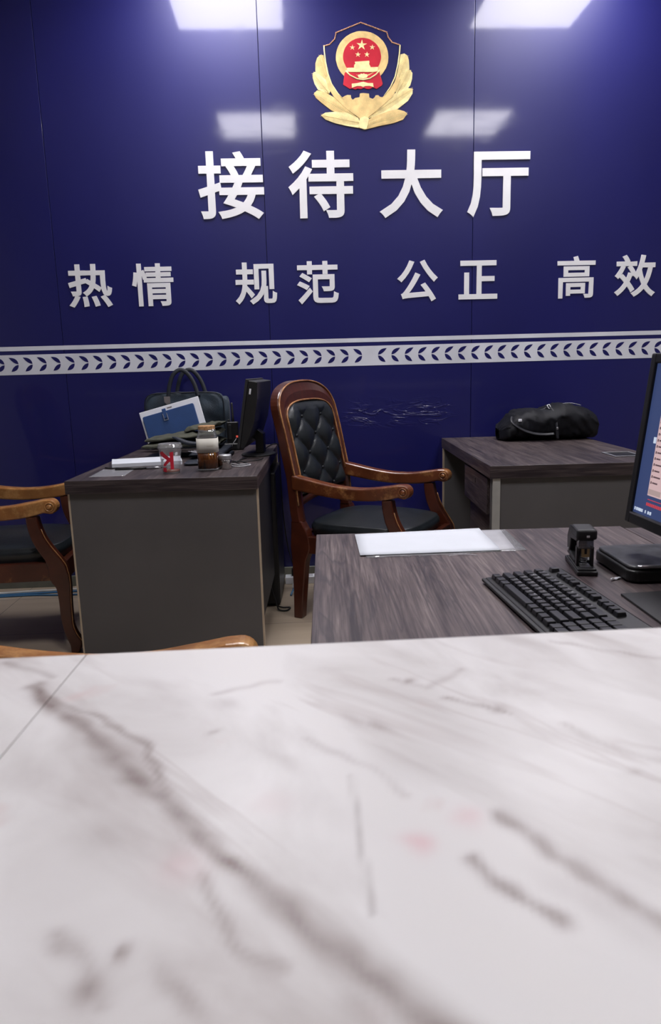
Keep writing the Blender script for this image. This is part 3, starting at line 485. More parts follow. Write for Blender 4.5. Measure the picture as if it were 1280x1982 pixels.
obj('drape_cord', tube([(p[0], -.0072, p[1]) for p in EMB['rib']], .0036, 6), M['palegold'], em)
flat('bow', EMB['bow'], .0066, .0082, M['palegold']); flat('gear', EMB['gear'], .0066, .0085, M['palegold'])
flat('gate_tower', EMB['tower'], .0064, .0078, M['palegold']); flat('gate_base', EMB['bar'], .0064, .0082, M['palegold'])
for q in EMB['star']: flat('star', q, .0064, .0076, M['palegold'])

# ------------------------------------------------------------------ desks
DW, DL = .715, 1.165
def make_desk(name, label, x, y, wood='wood', drawers=False):
    t = thing(name, label, 'desk', (x, y, 0))
    top = obj('tabletop', bx(0, DW, 0, DL, .7, .75), M[wood], t, bevel=.0015)
    obj('front_edging', bx(0, DW, -.002, 0, .7005, .7495), M['woodedge'], top, bevel=.0008)
    for y0 in (.012, DL - .037):
        p = obj('end_panel', bx(.010, DW - .006, y0, y0 + .025, 0, .7), M['dgrey'], t)
        if not (drawers and y0 < .1): obj('edge_band', bx(.003, .010, y0, y0 + .025, 0, .7), M['edge'], p)
        if not drawers: obj('edge_band', bx(DW - .006, DW, y0, y0 + .025, 0, .7), M['edge'], p)
    obj('modesty_panel', bx(DW - .018, DW - .006, .037, .70, .17, .7), M['black_shade_board'], t)  # black colour stands in for the shade on this side face
    if drawers:
        cab = obj('drawer_cabinet', bx(.06, .5, .05, .54, .12, .7), M['black_shade_board'], t)
        obj('corner_strip', bx(.012, .042, .004, .012, 0, .7), M['edge_metal'], t, bevel=.001)
        for k, (z0, z1, out) in enumerate(((.545, .69, .028), (.36, .53, .0), (.13, .345, .0))):
            d = obj('drawer', bx(.034 - out, .052 - out, .075, .535, z0, z1), M['wood2'], t, bevel=.001)
            obj('drawer_box', bx(.052 - out, .06, .09, .52, z0 + .02, z1 - .02), M['dgrey'], d)
            if k == 0: obj('keyhole', bx(.0325 - out, .034 - out, .296, .304, z1 - .05, z1 - .03), M['plastic'], d)
    return t
desk_a = make_desk('office_desk', 'charcoal desk under the navy briefcase and tea bottle, left of the tufted armchair', -.9775, 2.6306, 'wood2')
desk_b = make_desk('office_desk', 'charcoal desk with an open drawer against the wall, under the black duffel bag', .6243, 2.721, 'wood2', True)
desk_c = make_desk('office_desk', 'dark wood desk just behind the marble counter, under the keyboard and stapler', -.0304, .474)
desk_d = make_desk('office_desk', 'dark wood desk pushed edge to edge on the far side of the keyboard desk', -.0304 + DW + .002, .452)
b = obj('grommet_tray', bx(.545, .66, .16, .31, .7485, .7515), M['plastic'], desk_b, bevel=.001)
fr = bmesh.new()
for a in ((.545, .66, .16, .168), (.545, .66, .302, .31), (.545, .553, .168, .302), (.652, .66, .168, .302)): add_box(fr, *a, .7515, .7545)
obj('tray_rim', fr, M['alu'], b, bevel=.001)

# ------------------------------------------------------------------ armchairs (local x = forward, y = left of the sitter)
STILE_F = [(.42, -.232), (.5, -.245), (.65, -.258), (.85, -.300), (1.0, -.337), (1.12, -.368)]
def back_x(z): return interp(z, STILE_F)
def make_chair(label, loc, rz, arm='mahogarm', group='carved wooden armchairs'):
    t = thing('carved_armchair', label, 'armchair', loc, rz, group)
    wood = M['mahog']
    # front legs with the arm support growing out of them
    L_ = [(.585, .163, .209), (.55, .166, .216), (.50, .178, .233), (.46, .195, .256), (.43, .212, .277), (.405, .228, .295), (.385, .236, .308), (.365, .240, .314), (.335, .242, .320), (.31, .250, .322), (.285, .266, .323), (.23, .274, .322), (.17, .277, .323), (.125, .283, .325), (.085, .292, .338), (.055, .303, .356), (.035, .310, .358), (.0, .313, .342)]
    L_ = [(z, a - .042 * (.585 - z), b - .042 * (.585 - z)) for z, a, b in L_]
    fl = smooth_path([(a, 0, z) for z, a, b in L_], 3); fb = smooth_path([(b, 0, z) for z, a, b in L_], 3)
    prof = [(p.x, p.z) for p in fl] + [(p.x, p.z) for p in reversed(fb)]
    for sy in (-1, 1):
        y0, y1 = sorted((sy * .228, sy * .272))
        bm = bmesh.new()
        for (p, q), (p2, q2) in zip(zip(fl, fb), zip(fl[1:], fb[1:])):
            pass
        rows = [[bm.verts.new((x, y, z)) for x, y in ((p.x, y0), (q.x, y0), (q.x, y1), (p.x, y1))] + [p.z] if False else [bm.verts.new((p.x, y0, p.z)), bm.verts.new((q.x, y0, q.z)), bm.verts.new((q.x, y1, q.z)), bm.verts.new((p.x, y1, p.z))] for p, q in zip(fl, fb)]
        for A, B in zip(rows, rows[1:]):
            for k in range(4): bm.faces.new((A[k], A[(k + 1) % 4], B[(k + 1) % 4], B[k]))
        bm.faces.new(rows[0]); bm.faces.new(rows[-1][::-1])
        lg = obj('front_leg', bm, wood, t, bevel=.006, seg=3, angle=50)
        bd = bmesh.new(); yo = y0 if sy < 0 else y1
        add_tube(bd, [(q.x + .0005, yo - sy * .005, q.z) for q in fb[4:-6]], .0026, 6)
        obj('moulding', bd, M['bead'], lg)
    # rear legs
    R_ = [(0, -.292, -.250), (.1, -.290, -.240), (.2, -.290, -.229), (.27, -.291, -.220), (.31, -.294, -.205), (.34, -.296, -.196), (.40, -.292, -.205), (.435, -.290, -.222), (.462, -.289, -.238)]
    ra = smooth_path([(a, 0, z) for z, a, b in R_], 3); rb = smooth_path([(b, 0, z) for z, a, b in R_], 3)
    for sy in (-1, 1):
        y0, y1 = sorted((sy * .219, sy * .2665)); bm = bmesh.new()
        rows = [[bm.verts.new((p.x, y0, p.z)), bm.verts.new((q.x, y0, q.z)), bm.verts.new((q.x, y1, q.z)), bm.verts.new((p.x, y1, p.z))] for p, q in zip(ra, rb)]
        for A, B in zip(rows, rows[1:]):
            for k in range(4): bm.faces.new((A[k], A[(k + 1) % 4], B[(k + 1) % 4], B[k]))
        bm.faces.new(rows[0]); bm.faces.new(rows[-1][::-1])
        obj('rear_leg', bm, wood, t, bevel=.005, seg=2, angle=50)
    # arched back frame
    def arch(hw, ztop, zshould, z0, n=14, pw=2.4):
        pts = []
        for i in range(13): pts.append((-hw + .006 * 0, z0 + (zshould - z0) * i / 12))
        for i in range(1, n * 2):
            a = PI * i / (2 * n); c, s = math.cos(a), math.sin(a)
            pts.append((-hw * math.copysign(abs(c) ** (2 / pw), c), zshould + (ztop - zshould) * abs(s) ** (2 / pw)))
        for i in range(13): pts.append((hw, zshould + (z0 - zshould) * i / 12))
        return pts
    OUT = arch(.268, 1.085, .935, .455); INN = arch(.216, .992, .90, .455, pw=2.8)
    bm = bmesh.new(); TH = .05
    loops = []
    for pl, dx in ((OUT, 0.004), (OUT, TH - .004), (INN, TH - .004), (INN, 0)):
        loops.append([bm.verts.new((back_x(z) - dx, y, z)) for y, z in pl])
    mid = [bm.verts.new((back_x((a[1] + b_[1]) / 2) + .006, (a[0] + b_[0]) / 2, (a[1] + b_[1]) / 2)) for a, b_ in zip(OUT, INN)]
    ring = [loops[0], loops[1], loops[2], loops[3], mid]
    for k in range(5):
        A, B = ring[k], ring[(k + 1) % 5]
        for i in range(len(A) - 1): bm.faces.new((A[i], A[i + 1], B[i + 1], B[i]))
    bm.faces.new([l[0] for l in ring]); bm.faces.new([l[-1] for l in ring][::-1])
    bf = obj('back_frame', bm, wood, t, smooth=False, bevel=.004, seg=2, angle=40)
    bd = bmesh.new()
    add_tube(bd, [(back_x(z) + .001, y * .985, z - .002) for y, z in OUT[2:-2]], .0042, 8)
    add_tube(bd, [(back_x(z) + .003, y * 1.02, z + .004) for y, z in INN[5:-5]], .0042, 8)
    obj('moulding', bd, M['bead'], bf)
    # rail under the back cushion, gently bowed
    bm = bmesh.new()
    def rail(u, v):
        y = -.217 + .434 * u; a = 2 * PI * v; zc = .552 + .022 * math.cos(PI * (u - .5)) - .012; return (back_x(zc) - .022 + .016 * math.cos(a), y, zc + .022 * math.sin(a))
    grid_surface(bm, 16, 11, rail); obj('lower_back_rail', bm, wood, t, smooth=True)
    # tufted back cushion
    bm = bmesh.new(); HW, Z0, Z1 = .217, .572, .994; zc0 = .592
    ROWS = [(zc0 + .0825 * k, k % 2) for k in range(5)]
    def cush(u, v):
        z = Z0 + (Z1 - Z0) * v; 
        hw = HW if z < .90 else HW * max(0.02, (1 - ((z - .90) / (Z1 - .90)) ** 2.8)) ** (1 / 2.8)
        y = (2 * u - 1) * hw
        p = (y - .09) / .18 + (z - zc0) / .165; q = (y - .09) / .18 - (z - zc0) / .165
        tuft = (abs(math.sin(PI * p)) * abs(math.sin(PI * q))) ** .5
        fade = min(1, max(0, (zc0 + .375 - z) / .05))
        tuft = tuft * fade + (1 - fade) * .85
        e = min(1, (1 - abs(2 * u - 1)) / .16) ; ez = min(1, v / .08, (1 - v) / .10); edge = max(0, min(e, ez)) ** .5
        return (back_x(z) - .012 + edge * (.010 + .024 * tuft), y, z)
    grid_surface(bm, 73, 91, cush); cu = obj('back_cushion', bm, M['leather'], t, smooth=True)
    bb = bmesh.new(); add_box(bb, 0, .001, 0, .001, 0, .001); bb.free()
    for z, odd in ROWS:
        for y in ((-.09, .09) if not odd else (-.175, 0, .175)):
            obj('button', lathe([(.0005, -.004), (.007, -.002), (.0085, .001), (.006, .005), (.0005, .007)], (0, 0, 0), 12, axis='x'), M['button'], cu, smooth=True).location = (back_x(z) + .001, y, z)
    bk = bmesh.new()
    def bkf(u, v):
        z = Z0 + (Z1 - Z0) * v; hw = HW if z < .90 else HW * max(0.02, (1 - ((z - .90) / (Z1 - .90)) ** 2.8)) ** (1 / 2.8)
        return (back_x(z) - .045, (2 * u - 1) * hw, z)
    grid_surface(bk, 9, 15, bkf); obj('back_lining', bk, M['leather'], t, smooth=True)
    # seat
    bm = bmesh.new()
    def seat(u, v):
        a = 2 * PI * u; n = 4.5; c, s = math.cos(a), math.sin(a); k = (abs(c) ** n + abs(s) ** n) ** (-1 / n)
        hx, hy = .262, .246
        r = [(0, 0.0), (.16, .08), (.3, .25), (.45, .5), (.6, .78), (.75, .93), (.88, .985), (1, 1.0)]
        if v < .7: f = 1.0 - .45 * max(0, (v / .7 - .45) / .55) ** 2; z = .385 + .07 * math.sin(min(1, v / .62) * PI / 2) 
        else: f = .55 * (1 - (v - .7) / .3); z = None
        z = .388 + .062 * min(1, v / .35) ** .6 + .040 * (1 - f * f)
        rr = f * (.965 + .035 * math.sin(min(1, v / .3) * PI))
        x = .015 + hx * k * c * rr; x = x + .02 * max(0, x) * (1 - abs(s))
        return (x, hy * k * s * rr, z)
    grid_surface(bm, 64, 22, seat, closed_u=True); obj('seat_cushion', bm, M['leather'], t, smooth=True)
    bm = bmesh.new()
    for a in ((-.235, .262, -.262, -.232), (-.235, .262, .232, .262), (.268, .298, -.236, .236), (-.285, -.255, -.225, .225)): add_box(bm, *a, .315, .393)
    add_box(bm, -.25, .27, -.235, .235, .37, .387)
    obj('seat_rail', bm, wood, t, bevel=.004)
    # arms with scrolled ends
    TOP = smooth_path([(-.275, 0, .672), (-.2, 0, .658), (-.1, 0, .640), (0, 0, .629), (.09, 0, .630), (.17, 0, .641), (.235, 0, .652)], 4)
    BOT = smooth_path([(-.275, 0, .606), (-.2, 0, .596), (-.1, 0, .582), (0, 0, .574), (.09, 0, .575), (.17, 0, .583), (.235, 0, .598)], 4)
    prof = [(p.x, p.z) for p in TOP]; cx, cz, r = .262, .6235, .030
    for i in range(1, 14): a = math.radians(112 - i * 17); prof.append((cx + r * math.cos(a), cz + r * math.sin(a)))
    prof += [(p.x, p.z) for p in reversed(BOT)]
    for sy in (-1, 1):
        y0, y1 = sorted((sy * .222, sy * .276)); bm = bmesh.new(); add_prism(bm, prof, y0, y1)
        am = obj('armrest', bm, M[arm], t, bevel=.009, seg=3, angle=40)
        for yo, sg in ((y0, -1), (y1, 1)):
            s = bmesh.new()
            add_lathe(s, [(.0185, 0), (.0185, .003), (.0145, .0035), (.0145, .0005), (.0105, .0005), (.0105, .0038), (.0005, .0045)] if sg > 0 else [(.0185, 0), (.0185, -.003), (.0145, -.0035), (.0145, -.0005), (.0105, -.0005), (.0105, -.0038), (.0005, -.0045)], (cx, yo, cz), 24, axis='y')
            obj('scroll_rosette', s, M[arm], am)
    return t
make_chair('tufted black leather armchair facing right between the two charcoal desks', (.208, 3.274, 0), math.radians(-28.4))
make_chair('armchair at the left picture edge, seat and scrolled arms left of the charcoal desk', (-1.396, 3.054, 0), math.radians(5), 'honey')
make_chair('armchair right behind the marble counter, only its honey-coloured arm showing', (-.416, .972, 0), math.radians(2.5), 'honey')

# ------------------------------------------------------------------ reception counter
CZ = .9681; CB0, CBS = .404, .0494                # top height, back edge line y = CB0 + CBS * x
VEINS = [[[-0.16,0.354],[-0.121,0.312],[-0.097,0.283],[-0.078,0.259],[-0.065,0.244],[-0.048,0.225],[-0.031,0.206],[-0.014,0.187],[-0.0,0.173],[0.013,0.161],[0.025,0.15],[0.034,0.141]],[[-0.148,0.344],[-0.113,0.317],[-0.087,0.291],[-0.074,0.266],[-0.065,0.244]],[[0.062,0.232],[0.07,0.217],[0.078,0.201],[0.086,0.189],[0.094,0.179]],[[0.044,0.21],[0.05,0.199],[0.058,0.19],[0.069,0.178]],[[-0.046,0.204],[-0.036,0.188],[-0.027,0.178],[-0.016,0.168]],[[-0.085,0.184],[-0.072,0.169],[-0.062,0.158]],[[0.052,0.328],[0.07,0.316],[0.08,0.309]],[[-0.185,0.386],[-0.168,0.374],[-0.156,0.365]],[[0.127,0.398],[0.156,0.38],[0.183,0.367]],[[-0.06,0.344],[-0.047,0.346],[-0.029,0.353]],[[0.031,0.353],[0.048,0.34],[0.07,0.358]],[[0.104,0.299],[0.117,0.28],[0.134,0.263]],[[-0.011,0.291],[0.011,0.269],[0.025,0.246]]]
SPOTS = [(-0.056, 0.299, 0.0025, 0.003, 0.5), (0.041, 0.349, 0.003, 0.004, 0.7), (0.076, 0.313, 0.004, 0.005, 0.6), (0.024, 0.299, 0.008, 0.004, 0.45), (0.117, 0.26, 0.003, 0.003, 0.35), (-0.085, 0.227, 0.01, 0.009, 0.22), (-0.127, 0.272, 0.012, 0.008, 0.2), (-0.062, 0.174, 0.003, 0.003, 0.7), (-0.067, 0.163, 0.006, 0.005, 0.75), (-0.082, 0.178, 0.006, 0.003, 0.55), (-0.042, 0.164, 0.012, 0.003, 0.5), (0.003, 0.153, 0.007, 0.004, 0.35), (-0.055, 0.217, 0.01, 0.006, 0.15), (0.109, 0.289, 0.012, 0.006, 0.28), (-0.02, 0.275, 0.012, 0.004, 0.25), (-0.053, 0.329, 0.008, 0.006, 0.25), (0.109, 0.4, 0.02, 0.006, 0.3), (-0.093, 0.35, 0.02, 0.005, 0.15), (0.012, 0.304, 0.012, 0.004, 0.3), (0.08, 0.186, 0.02, 0.006, 0.18), (-0.006, 0.241, 0.02, 0.008, 0.1)]
WID = [(.0048, 1.0), (.0022, .85), (.0042, .8), (.0032, .9), (.0026, .7), (.003, .5), (.0018, .6), (.003, .5), (.0022, .4), (.0022, .35), (.0022, .35), (.003, .35), (.002, .25)]
def segd(x, y, a, b):
    dx, dy = b[0] - a[0], b[1] - a[1]; t = max(0, min(1, ((x - a[0]) * dx + (y - a[1]) * dy) / (dx * dx + dy * dy + 1e-12)))
    return math.hypot(x - a[0] - t * dx, y - a[1] - t * dy)
def slab(name, label, x0, x1, group=None):
    def axis(a, b, lo, hi, fine, coarse):
        out = [a]
        while out[-1] < b - 1e-6: out.append(min(b, out[-1] + (fine if lo <= out[-1] <= hi else coarse)))
        return out
    XS = axis(x0, x1, -.24, .24, .0022, .012); YS = axis(-.36, 0.0, -.27, 0, .0022, .012)
    bm = bmesh.new(); lay = {n: bm.verts.layers.float.new(n) for n in ('vein', 'pink', 'crack')}
    V = []
    for yy in YS:
        row = []
        for x in XS:
            y = CB0 + CBS * x + yy; v = bm.verts.new((x, y, CZ)); row.append(v)
            wx = x + .006 * NZ(x * 22, y * 22, 1) + .0025 * NZ(x * 90, y * 90, 2); wy = y + .006 * NZ(x * 22, y * 22, 5) + .0025 * NZ(x * 90, y * 90, 6)
            a = 0
            if -.3 < x < .3 and y > .08:
                for ln, (w, s) in zip(VEINS, WID):
                    d = min(segd(wx, wy, p, q) for p, q in zip(ln, ln[1:]))
                    if d < w * 2.4: a = max(a, s * math.exp(-(d / w) ** 2 * 1.1) * (.6 + .8 * abs(NZ(x * 45, y * 45, 9))))
            for cx, cy, rx, ry, sp in SPOTS:
                du = ((wx - cx) * .65 - (wy - cy) * .76) / rx; dv = ((wx - cx) * .76 + (wy - cy) * .65) / ry; a = max(a, sp * math.exp(-du * du - dv * dv))
            v[lay['vein']] = min(1, a)
            p = 0
            for cx, cy, r, s in ((.026, .2195, .0055, .5), (-.054, .209, .009, .22), (.048, .232, .006, .3), (-.025, .249, .008, .12)):
                p = max(p, s * math.exp(-((wx - cx) ** 2 + (wy - cy) ** 2) / (r * r)))
            v[lay['pink']] = p
            d = segd(wx * .3 + x * .7, y, (.0055, .262), (.0095, .186)); v[lay['crack']] = max(.55 * math.exp(-(d / .0009) ** 2), 0)
        V.append(row)
    top = []
    for j in range(len(YS) - 1):
        for i in range(len(XS) - 1): top.append(bm.faces.new((V[j][i], V[j][i + 1], V[j + 1][i + 1], V[j + 1][i])))
    # rounded front and back noses, underside
    def run(edge): return [bm.verts.new((v.co.x, v.co.y, v.co.z)) for v in edge]
    T = .03
    for edge, sg in ((V[-1], 1), (V[0], -1)):
        prev = edge
        for dy, dz in ((.0025, -.0010), (.004, -.004), (.004, -T + .004), (.0025, -T + .001), (0, -T)):
            cur = [bm.verts.new((v.co.x, v.co.y + sg * dy, CZ + dz)) for v in edge]
            for k in range(len(cur) - 1): bm.faces.new((prev[k], prev[k + 1], cur[k + 1], cur[k]))
            prev = cur
        if sg > 0: keep = prev
    for k in range(len(keep) - 1): bm.faces.new((keep[k], keep[k + 1], prev[k + 1], prev[k]))
    for i in (0, -1):
        col = [r[i] for r in V]; lo = [bm.verts.new((v.co.x, v.co.y, CZ - T)) for v in col]
        for k in range(len(col) - 1): bm.faces.new((col[k], col[k + 1], lo[k + 1], lo[k]))
    return tag(obj(name, bm, M['marble'], smooth=False), label, 'counter top')
JX = -.1445
slab('marble_countertop', 'veined white marble counter slab filling the foreground, right of the joint', JX + .0003, 1.9)
slab('marble_countertop', 'veined white marble counter slab left of the joint in the foreground', -2.1, JX - .0003)
t = thing('reception_counter', 'reception counter base carrying the marble slabs in the foreground', 'counter', (0, CB0 - .36, 0), math.atan(CBS))
obj('body', bx(-2.08, 1.88, .05, .30, .08, CZ - .031), M['body'], t, bevel=.004)
obj('plinth', bx(-2.06, 1.86, .07, .28, 0, .08), M['black_shade_board'], t)

# ------------------------------------------------------------------ on the keyboard desk
Z = .75
def quad_sheet(pts, z, th, nx=12, ny=8, wav=0.0, curl=None, seed=0):
    bm = bmesh.new()
    def f(u, v, dz):
        p = [(1 - u) * (1 - v) * pts[0][k] + u * (1 - v) * pts[1][k] + u * v * pts[2][k] + (1 - u) * v * pts[3][k] for k in (0, 1)]
        h = z + dz + wav * (NZ(u * 3 + seed, v * 3, seed) + .6) 
        if curl: h += curl(u, v)
        return (p[0], p[1], h)
    A = grid_surface(bm, nx, ny, lambda u, v: f(u, v, th)); B = grid_surface(bm, nx, ny, lambda u, v: f(u, v, 0))
    for i in range(nx - 1):
        for j in (0, -1): bm.faces.new((A[j][i], A[j][i + 1], B[j][i + 1], B[j][i]))
    for j in range(ny - 1):
        for i in (0, -1): bm.faces.new((A[j][i], A[j + 1][i], B[j + 1][i], B[j][i]))
    return bm
tag(obj('plastic_sleeve', quad_sheet([(.075, 1.411), (.409, 1.437), (.412, 1.634), (.065, 1.622)], Z, .0008, wav=.0006), M['film'], smooth=True), 'clear plastic sleeve under the white paper on the keyboard desk', 'plastic sleeve')
tag(obj('grey_sheet', quad_sheet([(.20, 1.434), (.387, 1.439), (.399, 1.626), (.21, 1.62)], Z + .0018, .0004), M['sleeve_paper'], smooth=True), 'grey sheet peeking out beneath the right end of the white paper', 'paper')
tag(obj('paper_sheet', quad_sheet([(.062, 1.424), (.355, 1.434), (.352, 1.638), (.059, 1.615)], Z + .0026, .0009, curl=lambda u, v: .004 * max(0, v - .7) * u), M['white'], smooth=True), 'blank white paper lying on the keyboard desk in its clear sleeve', 'paper')
bm = bmesh.new()
for a, b in (((.10, 1.409), (.165, 1.411)), ((.18, 1.408), (.25, 1.414)), ((.25, 1.418), (.30, 1.405)), ((.24, 1.405), (.285, 1.41))): add_tube(bm, smooth_path([(a[0], a[1], Z + .0012), ((a[0] + b[0]) / 2, (a[1] + b[1]) / 2 + .003, Z + .003), (b[0], b[1], Z + .0012)], 4), .0011, 5)
tag(obj('tape_strip', bm, M['film']), 'crumpled clear tape along the near edge of the white paper', 'tape')
tag(obj('paper_scrap', quad_sheet([(.494, 1.208), (.516, 1.218), (.514, 1.224), (.495, 1.214)], Z, .001, 8, 4, .004), M['white'], smooth=True), 'tiny torn white paper scrap on the desk beside the black box', 'paper scrap')

# keyboard: local +x towards the function row, local -y along its length
kb = thing('keyboard', 'black keyboard lying slantwise on the desk just behind the counter', 'keyboard', (.271, 1.220, Z), math.radians(5.2))
KL, KD = .392, .146
bm = bmesh.new(); add_prism(bm, [(0, .004), (.004, .010), (KD - .006, .020), (KD, .018), (KD, .006), (KD - .004, .003), (.004, .002)], -KL, 0, 'y')
obj('case', bm, M['plastic'], kb, bevel=.002)
obj('front_edge', bx(-.003, .004, -KL, -.0, .0035, .009), M['satin'], kb, bevel=.0015)
def keyrow(r):
    U = .0168
    rows = [
        [(1.25, '')] * 3 + [(6.25, '')] + [(1.25, '')] * 4,
        [(2.25, '')] + [(1, c) for c in 'ZXCVBNM,./'] + [(2.75, '')],
        [(1.75, '')] + [(1, c) for c in "ASDFGHJKL;'"] + [(2.25, '')],
        [(1.5, '')] + [(1, c) for c in 'QWERTYUIOP[]'] + [(1.5, '')],
        [(1, '')] + [(1, c) for c in '1234567890-='] + [(2, '')],
        [(1, ''), (-1, '')] + [(1, '')] * 4 + [(-.5, '')] + [(1, '')] * 4 + [(-.5, '')] + [(1, '')] * 4][r]
    s = .006; out = []
    for w, c in rows:
        if w > 0: out.append((s, w * U, c))
        s += abs(w) * U
    return out
def glyph_mesh(c, size):
    cu = bpy.data.curves.new('g', 'FONT'); cu.body = c; cu.size = size; cu.align_x = 'CENTER'; cu.align_y = 'CENTER'; cu.resolution_u = 2
    o = bpy.data.objects.new('g', cu); COL.objects.link(o); dg = bpy.context.evaluated_depsgraph_get(); dg.update()
    me = bpy.data.meshes.new_from_object(o.evaluated_get(dg)); bpy.data.objects.remove(o); bpy.data.curves.remove(cu); return me
for r in range(6):
    xa = .012 + r * .0190 + (.009 if r == 5 else 0); dep = .0158
    for s, w, c in keyrow(r):
        bm = bmesh.new(); zb = .010 + .010 * (xa / KD); zt = zb + .0075
        x0, x1, ya, yb = xa, xa + dep, -s - .0012, -s - w + .0012
        vs = add_box(bm, x0, x1, yb, ya, zb, zt)
        for v in vs[4:]: v.co.x += .0014 if v.co.x < (x0 + x1) / 2 else -.0018; v.co.y += .0014 if v.co.y < (ya + yb) / 2 else -.0014
        if c:
            me = glyph_mesh(c, .0065)
            mp = {v.index: bm.verts.new(((x0 + x1) / 2 + .002 + v.co.y, (ya + yb) / 2 + .002 - v.co.x, zt + .0002)) for v in me.vertices}
            for p in me.polygons:
                f = bm.faces.new([mp[i] for i in p.vertices]); f.material_index = 1
            bpy.data.meshes.remove(me)
        obj('key', bm, [M['key'], M['legend']], kb, bevel=.0012, seg=2)
bm = bmesh.new()
for i in range(7):
    for r in range(5):
        y = -.006 - 15.35 * .0168 - i * .0172 - (.004 if i > 2 else 0); x0 = .012 + r * .019; zb = .010 + .010 * (x0 / KD)
        add_box(bm, x0, x0 + .0158, y - .0148, y, zb, zb + .0075)
obj('number_pad', bm, M['key'], kb, bevel=.0012)

# stapler: local -y is its mouth
st = thing('stapler', 'black stapler standing upright and open beside the keyboard', 'stapler', (.466, 1.252, Z), math.radians(-8)); st.scale = (.88, .95, .86)
obj('base', bx(-.021, .021, -.012, .115, 0, .010), M['plastic'], st, bevel=.003)
b = obj('base_lip', bx(-.019, .019, -.006, .105, .010, .014), M['satin'], st, bevel=.002)
obj('anvil', bx(-.011, .011, .006, .036, .014, .0155), M['silver'], b, bevel=.0006)
bm = bmesh.new(); add_prism(bm, [(.035, .016), (.108, .020), (.112, .060), (.094, .086), (.06, .093), (.024, .092), (.018, .072), (.026, .066), (.075, .060), (.085, .030), (.035, .022)], -.018, .018, 'x')
obj('arm', bm, M['plastic'], st, bevel=.004, seg=3)
obj('head_cap', bx(-.021, .021, .006, .066, .0725, .0955), M['satin'], st, bevel=.006, seg=3)
obj('head_badge', bx(-.001, .005, .0045, .0062, .079, .083), M['legend'], st)
bm = bmesh.new(); add_box(bm, -.0155, .0155, .012, .03, .052, .0725); obj('magazine', bm, M['pouch'], st, bevel=.002)
b = obj('driver_plate', bx(-.0085, .0085, .014, .017, .034, .056), M['brass'], st, bevel=.001)
obj('driver_slot', bx(-.0025, .0025, .013, .0142, .041, .053), M['plastic'], b)
for sx in (-1, 1):
    obj('side_post', bx(sx * .0145 - .003, sx * .0145 + .003, .016, .03, .012, .056), M['plastic'], st, bevel=.001)
pts = [(.006 * math.cos(i * .9), .026 + .006 * math.sin(i * .9), .014 + i * .0007) for i in range(34)]
obj('spring', tube(pts, .0009, 5), M['silver'], st)
obj('hinge_pin', lathe([(.004, -.0195), (.004, .0195)], (0, .095, .03), 14, axis='x'), M['silver'], st)

# flat black box under the monitor
bxx = thing('electronic_box', 'flat black electronic box with a worn top beside the stapler', 'electronic box', (.516, 1.185, Z), math.radians(1))
bm = bmesh.new()
def rr(x0, x1, y0, y1, r, n=6):
    pts = []
    for cx, cy, a0 in ((x1 - r, y1 - r, 0), (x0 + r, y1 - r, 90), (x0 + r, y0 + r, 180), (x1 - r, y0 + r, 270)):
        for i in range(n + 1): a = math.radians(a0 + 90 * i / n); pts.append((cx + r * math.cos(a), cy + r * math.sin(a)))
    return pts
add_prism(bm, rr(0, .165, 0, .165, .02), .003, .024, 'z'); obj('case', bm, M['plastic'], bxx, bevel=.004, seg=3)
bm = bmesh.new(); add_prism(bm, rr(.004, .161, .004, .161, .018), .024, .0305, 'z'); obj('lid', bm, M['worn'], bxx, bevel=.004, seg=3)
bm = bmesh.new(); add_tube(bm, smooth_path([(.022, .0085, .0285), (.035, .0065, .0292), (.16, .0065, .0292)], 4), .0062, 8, flat=.55); obj('front_trim', bm, M['silver'], bxx, smooth=True)
bm = bmesh.new(); add_prism(bm, rr(.012, .155, .012, .155, .015), 0, .003, 'z'); obj('foot', bm, M['satin'], bxx)

tag(obj('mouse_pad', quad_sheet([(.484, .84), (.684, .86), (.672, 1.150), (.478, 1.128)], Z, .004, 4, 4), M['satin'], bevel=.001), 'black mouse pad at the right picture edge beside the keyboard', 'mouse pad')

# the monitor facing left: local x = to the viewer's right of the screen, local -y = out of the screen
MW, MH, MX = .50, .312, .565
mo = thing('computer_monitor', 'black monitor with lit screen at the right picture edge, facing left', 'monitor', (MX, 1.327, Z), math.radians(-92.8 + 5.6))
tilt = Matrix.Translation((0, 0, .082)) @ Matrix.Rotation(math.radians(-6.5), 4, 'X')
def tb(bm): bmesh.ops.transform(bm, matrix=tilt, verts=bm.verts); return bm
bz = .017
bm = bmesh.new(); add_box(bm, 0, bz, -.004, .026, 0, MH); add_box(bm, MW - bz, MW, -.004, .026, 0, MH); add_box(bm, bz, MW - bz, -.004, .026, 0, .022); add_box(bm, bz, MW - bz, -.004, .026, MH - .018, MH)
obj('bezel', tb(bm), M['plastic'], mo, bevel=.0025)
bm = bmesh.new(); add_box(bm, .008, MW - .008, .012, .045, .008, MH - .008); obj('back_cover', tb(bm), M['satin'], mo, bevel=.012, seg=3)
scr = obj('screen', tb(bx(bz, MW - bz, .0015, .0035, .022, MH - .018)), M['screen'], mo)
obj('lower_bezel_strip', tb(bx(bz, MW - bz, -.0046, -.004, .0185, .0215)), M['silver'], mo)
bm = bmesh.new(); add_box(bm, .060, .40, .0010, .0015, .060, .245); obj('list_window', tb(bm), M['window'], scr)
bm = bmesh.new(); rnd = random.Random(3)
for cxx in (.064, .112, .165, .22, .275, .33):
    for i in range(14):
        z = .222 - i * .0108
        if z < .068 or (cxx > .07 and i < 5): continue
        w = rnd.uniform(.010, .026)
        add_box(bm, cxx, cxx + .0035, .0006, .0010, z, z + .0045); add_box(bm, cxx + .006, cxx + .006 + w, .0006, .0010, z + .0008, z + .0035)
obj('list_text', tb(bm), M['stext'], scr)
